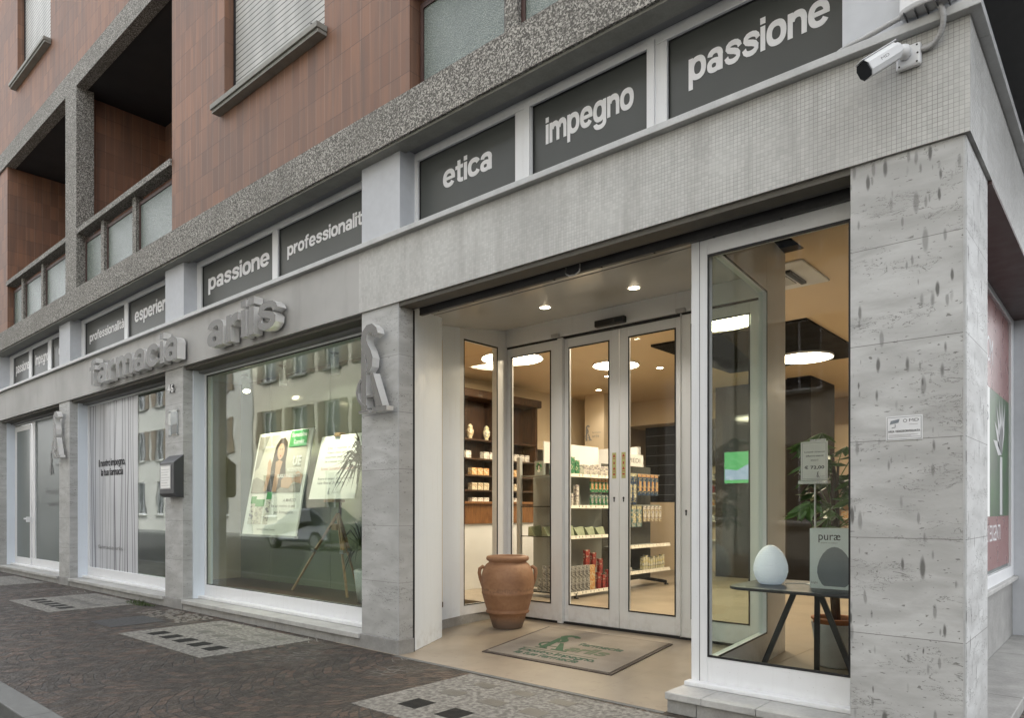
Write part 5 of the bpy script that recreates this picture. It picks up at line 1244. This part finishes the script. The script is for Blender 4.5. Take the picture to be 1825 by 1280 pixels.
# ------------------------------------------------------------------ display table with lamp, carton, price stand; plant
def display():
    t = empty("display_table", (-1.7, 1.3, .004), "black display table with splayed legs behind the corner window", "table")
    pts = []
    cx0, cx1, cy0, cy1, r_ = -2.24, -1.22, .93, 1.72, .16
    for qx, qy, a0 in ((cx1 - r_, cy1 - r_, 0), (cx0 + r_, cy1 - r_, 90), (cx0 + r_, cy0 + r_, 180), (cx1 - r_, cy0 + r_, 270)):
        for k in range(7): a = R(a0 + k * 15); pts.append((qx + r_ * math.cos(a), qy + r_ * math.sin(a), .672))
    MB().prism(pts, (0, 0, .022)).build("tabletop", "charcoal", t, bevel=.004)
    for a, c in (((-1.86, 1.33, .671), (-2.13, 1.33, .004)), ((-1.70, 1.33, .671), (-1.43, 1.33, .004)), ((-1.79, 1.58, .671), (-1.82, 1.66, .004))):
        MB().bar(a, c, .038, .02).build("leg", "charcoal", t)
    MB().box(-1.95, -1.55, 1.30, 1.36, .655, .6715).build("crossbar", "charcoal", t)
    t = empty("diffuser_lamp", (-2.005, 1.27, .695), "pale blue egg shaped ridged lamp standing on the black table", "lamp")
    prof = [(0, 0), (.072, 0), (.088, .012), (.110, .05), (.122, .095), (.120, .14), (.106, .19), (.082, .235), (.052, .268), (.024, .284), (0, .288)]
    o = MB().lathe(prof, (-2.03, 1.29, .6965), 48).build("shade", "ridged_white", t, smooth=True)
    MB().lathe([(0, 0), (.07, 0), (.07, .002), (0, .002)], (-2.03, 1.29, .6945), 32).build("base_ring", "black_plastic", t)
    o = MB().tube([(-1.95, 1.36, .698), (-1.86, 1.44, .700), (-1.78, 1.42, .698), (-1.70, 1.52, .70)], .003, 6).build("lamp_cable", "white_plastic", None); tag(o, "thin white cable trailing from the egg lamp across the table", "cable")
    t = empty("product_carton", (-1.6, 1.28, .695), "grey green product carton printed with an egg lamp picture", "box")
    MB().box(-1.725, -1.42, 1.22, 1.42, .6945, 1.115).build("carton", "purae_box", t, bevel=.002)
    m = MB(); text(m, "puræ", (-1.665, 1.2185, 1.035), X_, Z_, .145, None, .055); m.ribbon([(-1.545, 1.098), (-1.552, 1.108), (-1.545, 1.119), (-1.538, 1.108), (-1.545, 1.098)], [.002] * 5, lambda a, c, d: Vector((a, 1.2190 - d, c)), 0, .0006) if 0 else None
    m.build("lettering", "ink_black", t)
    m = MB(); text(m, "aromi e colori", (-1.65, 1.2185, 1.012), X_, Z_, .11, None, .010); text(m, "bright", (-1.715, 1.2185, .73), X_, Z_, .045, None, .018); m.build("small_lettering", "ink_grey", t)
    MB().prism([(-1.558 + s_ * r_, 1.2188, .715 + z) for s_, pr in ((1, prof), (-1, prof[::-1])) for r_, z in [(p[0] * .95, p[1] * .95) for p in pr]], (0, -.0008, 0)).build("printed_lamp", "purae_grey", t)
    t = empty("price_stand", (-1.76, 1.45, .695), "price card reading 72 euro on a thin metal stand above the carton", "price sign")
    MB().tube([(-1.77, 1.47, .6945), (-1.77, 1.47, 1.50)], .008, 10).build("pole", "steel_plain", t); MB().box(-1.83, -1.71, 1.43, 1.51, .6943, .6985).build("foot", "steel_plain", t)
    B(-1.862, -1.672, 1.437, 1.443, 1.462, 1.745).build("card", "paper", t); MB().box(-1.875, -1.665, 1.42, 1.48, 1.435, 1.459).box(-1.80, -1.69, 1.445, 1.46, 1.746, 1.762).build("holder", "steel_plain", t)
    MB().frame(-1.852, -1.682, 1.472, 1.735, 1.4355, 1.4365, .0015, .0015, .0015, .0015).build("border", "ink_grey", t)
    m = MB()
    text(m, "Lampada ultrasuoni", (-1.835, 1.4355, 1.665), X_, Z_, .145, None, .012, bold=.01); text(m, "diffusore essenze", (-1.825, 1.4355, 1.635), X_, Z_, .125, None, .012, bold=.01)
    text(m, "€ 72,00", (-1.835, 1.4355, 1.545), X_, Z_, .14, None, .028, bold=.02); m.build("lettering", "ink_black", t)
    m = MB(); text(m, "BRIGHT", (-1.79, 1.4355, 1.602), X_, Z_, .055, None, .012); logo(m, (-1.745, 1.4355, 1.482), X_, Z_, .04, 0, .0006); text(m, "farmacia ariis", (-1.722, 1.4355, 1.487), X_, Z_, .03, None, .006); m.build("small_lettering", "ink_grey", t)
    t = empty("potted_pachira", (-1.79, 2.0, .004), "leafy potted tree with hand shaped leaves behind the display table", "plant")
    c = (-1.79, 2.0, .004)
    MB().lathe([(0, 0), (.115, 0), (.125, .01), (.175, .33), (.178, .345), (.165, .345), (.16, .32), (0, .30)], c, 36).build("outer_pot", "pot_grey", t, smooth=True)
    MB().lathe([(.16, .32), (.166, .37), (.178, .372), (.178, .388), (.156, .388), (.15, .33)], c, 36, False).build("inner_pot", "pot_orange", t, smooth=True)
    MB().lathe([(0, .34), (.152, .34), (.152, .345), (0, .35)], c, 24).build("soil", "soil", t)
    for k in range(3):
        a0 = k * 2.09
        MB().tube([(c[0] + .022 * math.cos(a0 + s_ * 1.3), c[1] + .022 * math.sin(a0 + s_ * 1.3), .34 + s_ * .25) for s_ in range(6)], [.022, .02, .018, .016, .014, .010], 8).build("stem", "bark", t, smooth=True)
    r2 = random.Random(21); m = MB(); st = MB()
    for k in range(34):
        a = r2.uniform(0, 6.28); el = r2.uniform(-.2, 1.1); L = r2.uniform(.18, .42); base = Vector((c[0] + .03 * math.cos(a), c[1], r2.uniform(1.1, 1.6)))
        hub = base + Vector((math.cos(a) * math.cos(el), math.sin(a) * math.cos(el), math.sin(el))) * L
        hub.x = max(min(hub.x, -1.30), -1.96)
        hub.z = min(hub.z, 1.95); st.tube([base, base.lerp(hub, .5) + Vector((0, 0, .04)), hub], .004, 5)
        nl = r2.choice((5, 6, 7)); tilt = Vector((r2.uniform(-.5, .5), r2.uniform(-.8, .1), 1)).normalized(); e1 = tilt.orthogonal().normalized(); e2 = tilt.cross(e1)
        ph = r2.uniform(0, 6)
        for j in range(nl):
            b_ = ph + j * 2 * math.pi / nl; d = e1 * math.cos(b_) + e2 * math.sin(b_); d = (d - Vector((0, 0, r2.uniform(.3, .9)))).normalized(); sd = d.cross(tilt).normalized(); l = r2.uniform(.13, .21); wd = l * .19
            up = sd.cross(d) * .012
            pts_ = [hub, hub + d * l * .3 + sd * wd * .8, hub + d * l * .6 + sd * wd, hub + d * l, hub + d * l * .6 - sd * wd, hub + d * l * .3 - sd * wd * .8, hub + d * l * .3 - up, hub + d * l * .6 - up]
            m.add(pts_, [(0, 1, 6), (1, 2, 7, 6), (2, 3, 7), (0, 6, 5), (6, 7, 4, 5), (7, 3, 4)])
    m.build("leaves", "leaf_green", t); st.build("leaf_stalks", "leaf_green", t)
display()

# ------------------------------------------------------------------ the other side of the street, seen in the reflections
def street():
    def house(x0, x1, h, mat, label, seed, shutters=True):
        r_ = random.Random(seed); t = empty("house", ((x0 + x1) / 2, -14, 0), label, "house", None)
        y = -13.5
        m = MB(); xs = []; x = x0 + 1.0
        while x < x1 - 1.6: xs.append(x); x += 2.6
        rows = [(.9, 2.9)] + [(4.2 + 3.2 * k, 6.0 + 3.2 * k) for k in range(int((h - 4) / 3.2))]
        m.box(x0, x1, y - 8, y - .2, 0, h)
        zc = 0
        for z0, z1 in rows:
            m.box(x0, x1, y - .2, y, zc, z0); xc = x0
            for xw in xs: m.box(xc, xw, y - .2, y, z0, z1); xc = xw + 1.15
            m.box(xc, x1, y - .2, y, z0, z1); zc = z1
        m.box(x0, x1, y - .2, y, zc, h); m.build("wall", mat, t)
        for z0, z1 in rows:
            for xw in xs:
                f = MB().frame(xw, xw + 1.15, z0, z1, y - .14, y - .08, .07, .07, .07, .07).box(xw + .55, xw + .60, y - .14, y - .08, z0 + .07, z1 - .07).build("window", "white_frame", t)
                B(xw + .07, xw + 1.08, y - .13, y - .11, z0 + .07, z1 - .07).build("pane", "street_glass", f)
                MB().box(xw - .06, xw + 1.21, y, y + .10, z0 - .08, z0).build("sill", "sill_stone", f)
                if shutters and z0 > 2: MB().box(xw - .55, xw - .01, y + .002, y + .05, z0, z1).box(xw + 1.16, xw + 1.70, y + .002, y + .05, z0, z1).build("shutter", "shutter_wood", f)
        MB().box(x0 - .1, x1 + .1, y - 8.2, y + .5, h, h + .12).build("roof", "roof_tiles", t)
    house(-48, -33, 13.6, "street_plaster_grey", "grey plastered house across the street farthest left, reflected in the panes", 1)
    house(-32.9, -20, 13.8, "street_plaster", "tall cream plastered house across the street reflected in the poster window", 2)
    house(-19.9, -8, 12.2, "street_plaster_grey", "low grey house across the street facing the pharmacy, reflected in the panes", 3, False)
    house(-7.9, 5, 13.8, "street_plaster", "cream house across the street facing the corner, reflected in the display window", 4)
    def car(x, y, mat, label):
        t = empty("parked_car", (x, y, -.115), label, "car", "cars parked across the street")
        g = -.115
        prof = [(-2.1, .35), (-2.12, .62), (-1.95, .78), (-1.15, .88), (-.55, 1.36), (.75, 1.42), (1.45, .98), (2.02, .88), (2.1, .6), (2.08, .35), (1.75, .25), (-1.75, .25)]
        m = MB(); L = [(x + a, y - .82, g + z) for a, z in prof]
        def wd(z): return .86 if z < .9 else .66
        n = len(prof); vs = [(x + a, y - wd(z), g + z) for a, z in prof] + [(x + a, y + wd(z), g + z) for a, z in prof]
        m.add(vs, [tuple(range(n - 1, -1, -1)), tuple(range(n, 2 * n))] + [(i, (i + 1) % n, n + (i + 1) % n, n + i) for i in range(n)])
        m.build("body", mat, t, bevel=.05)
        for sy in (-1, 1):
            s0 = MB().add([(x - .98, y + sy * .862, g + .93), (x + 1.2, y + sy * .862, g + .96), (x + .72, y + sy * .69, g + 1.34), (x - .52, y + sy * .69, g + 1.29)], [(0, 1, 2, 3)]); s0.build("side_window", "black_glass", t)
            for sx in (-1.3, 1.3):
                w_ = MB().tube([(x + sx, y + sy * .70, g + .31), (x + sx, y + sy * .88, g + .31)], .31, 24).build("wheel", "tyre", t); MB().tube([(x + sx, y + sy * .881, g + .31), (x + sx, y + sy * .89, g + .31)], .2, 16).build("rim", "steel_plain", w_)
        MB().box(x - 2.13, x - 2.05, y - .75, y - .45, g + .55, g + .68).build("headlight", "white_plastic", t); MB().box(x - 2.13, x - 2.05, y + .45, y + .75, g + .55, g + .68).build("headlight", "white_plastic", t)
    car(-15.5, -9.6, "car_paint", "silver parked car across the street, nearer of the two reflected cars")
    car(-21.5, -9.6, "car_paint_dark", "dark parked car farther left across the street")
street()
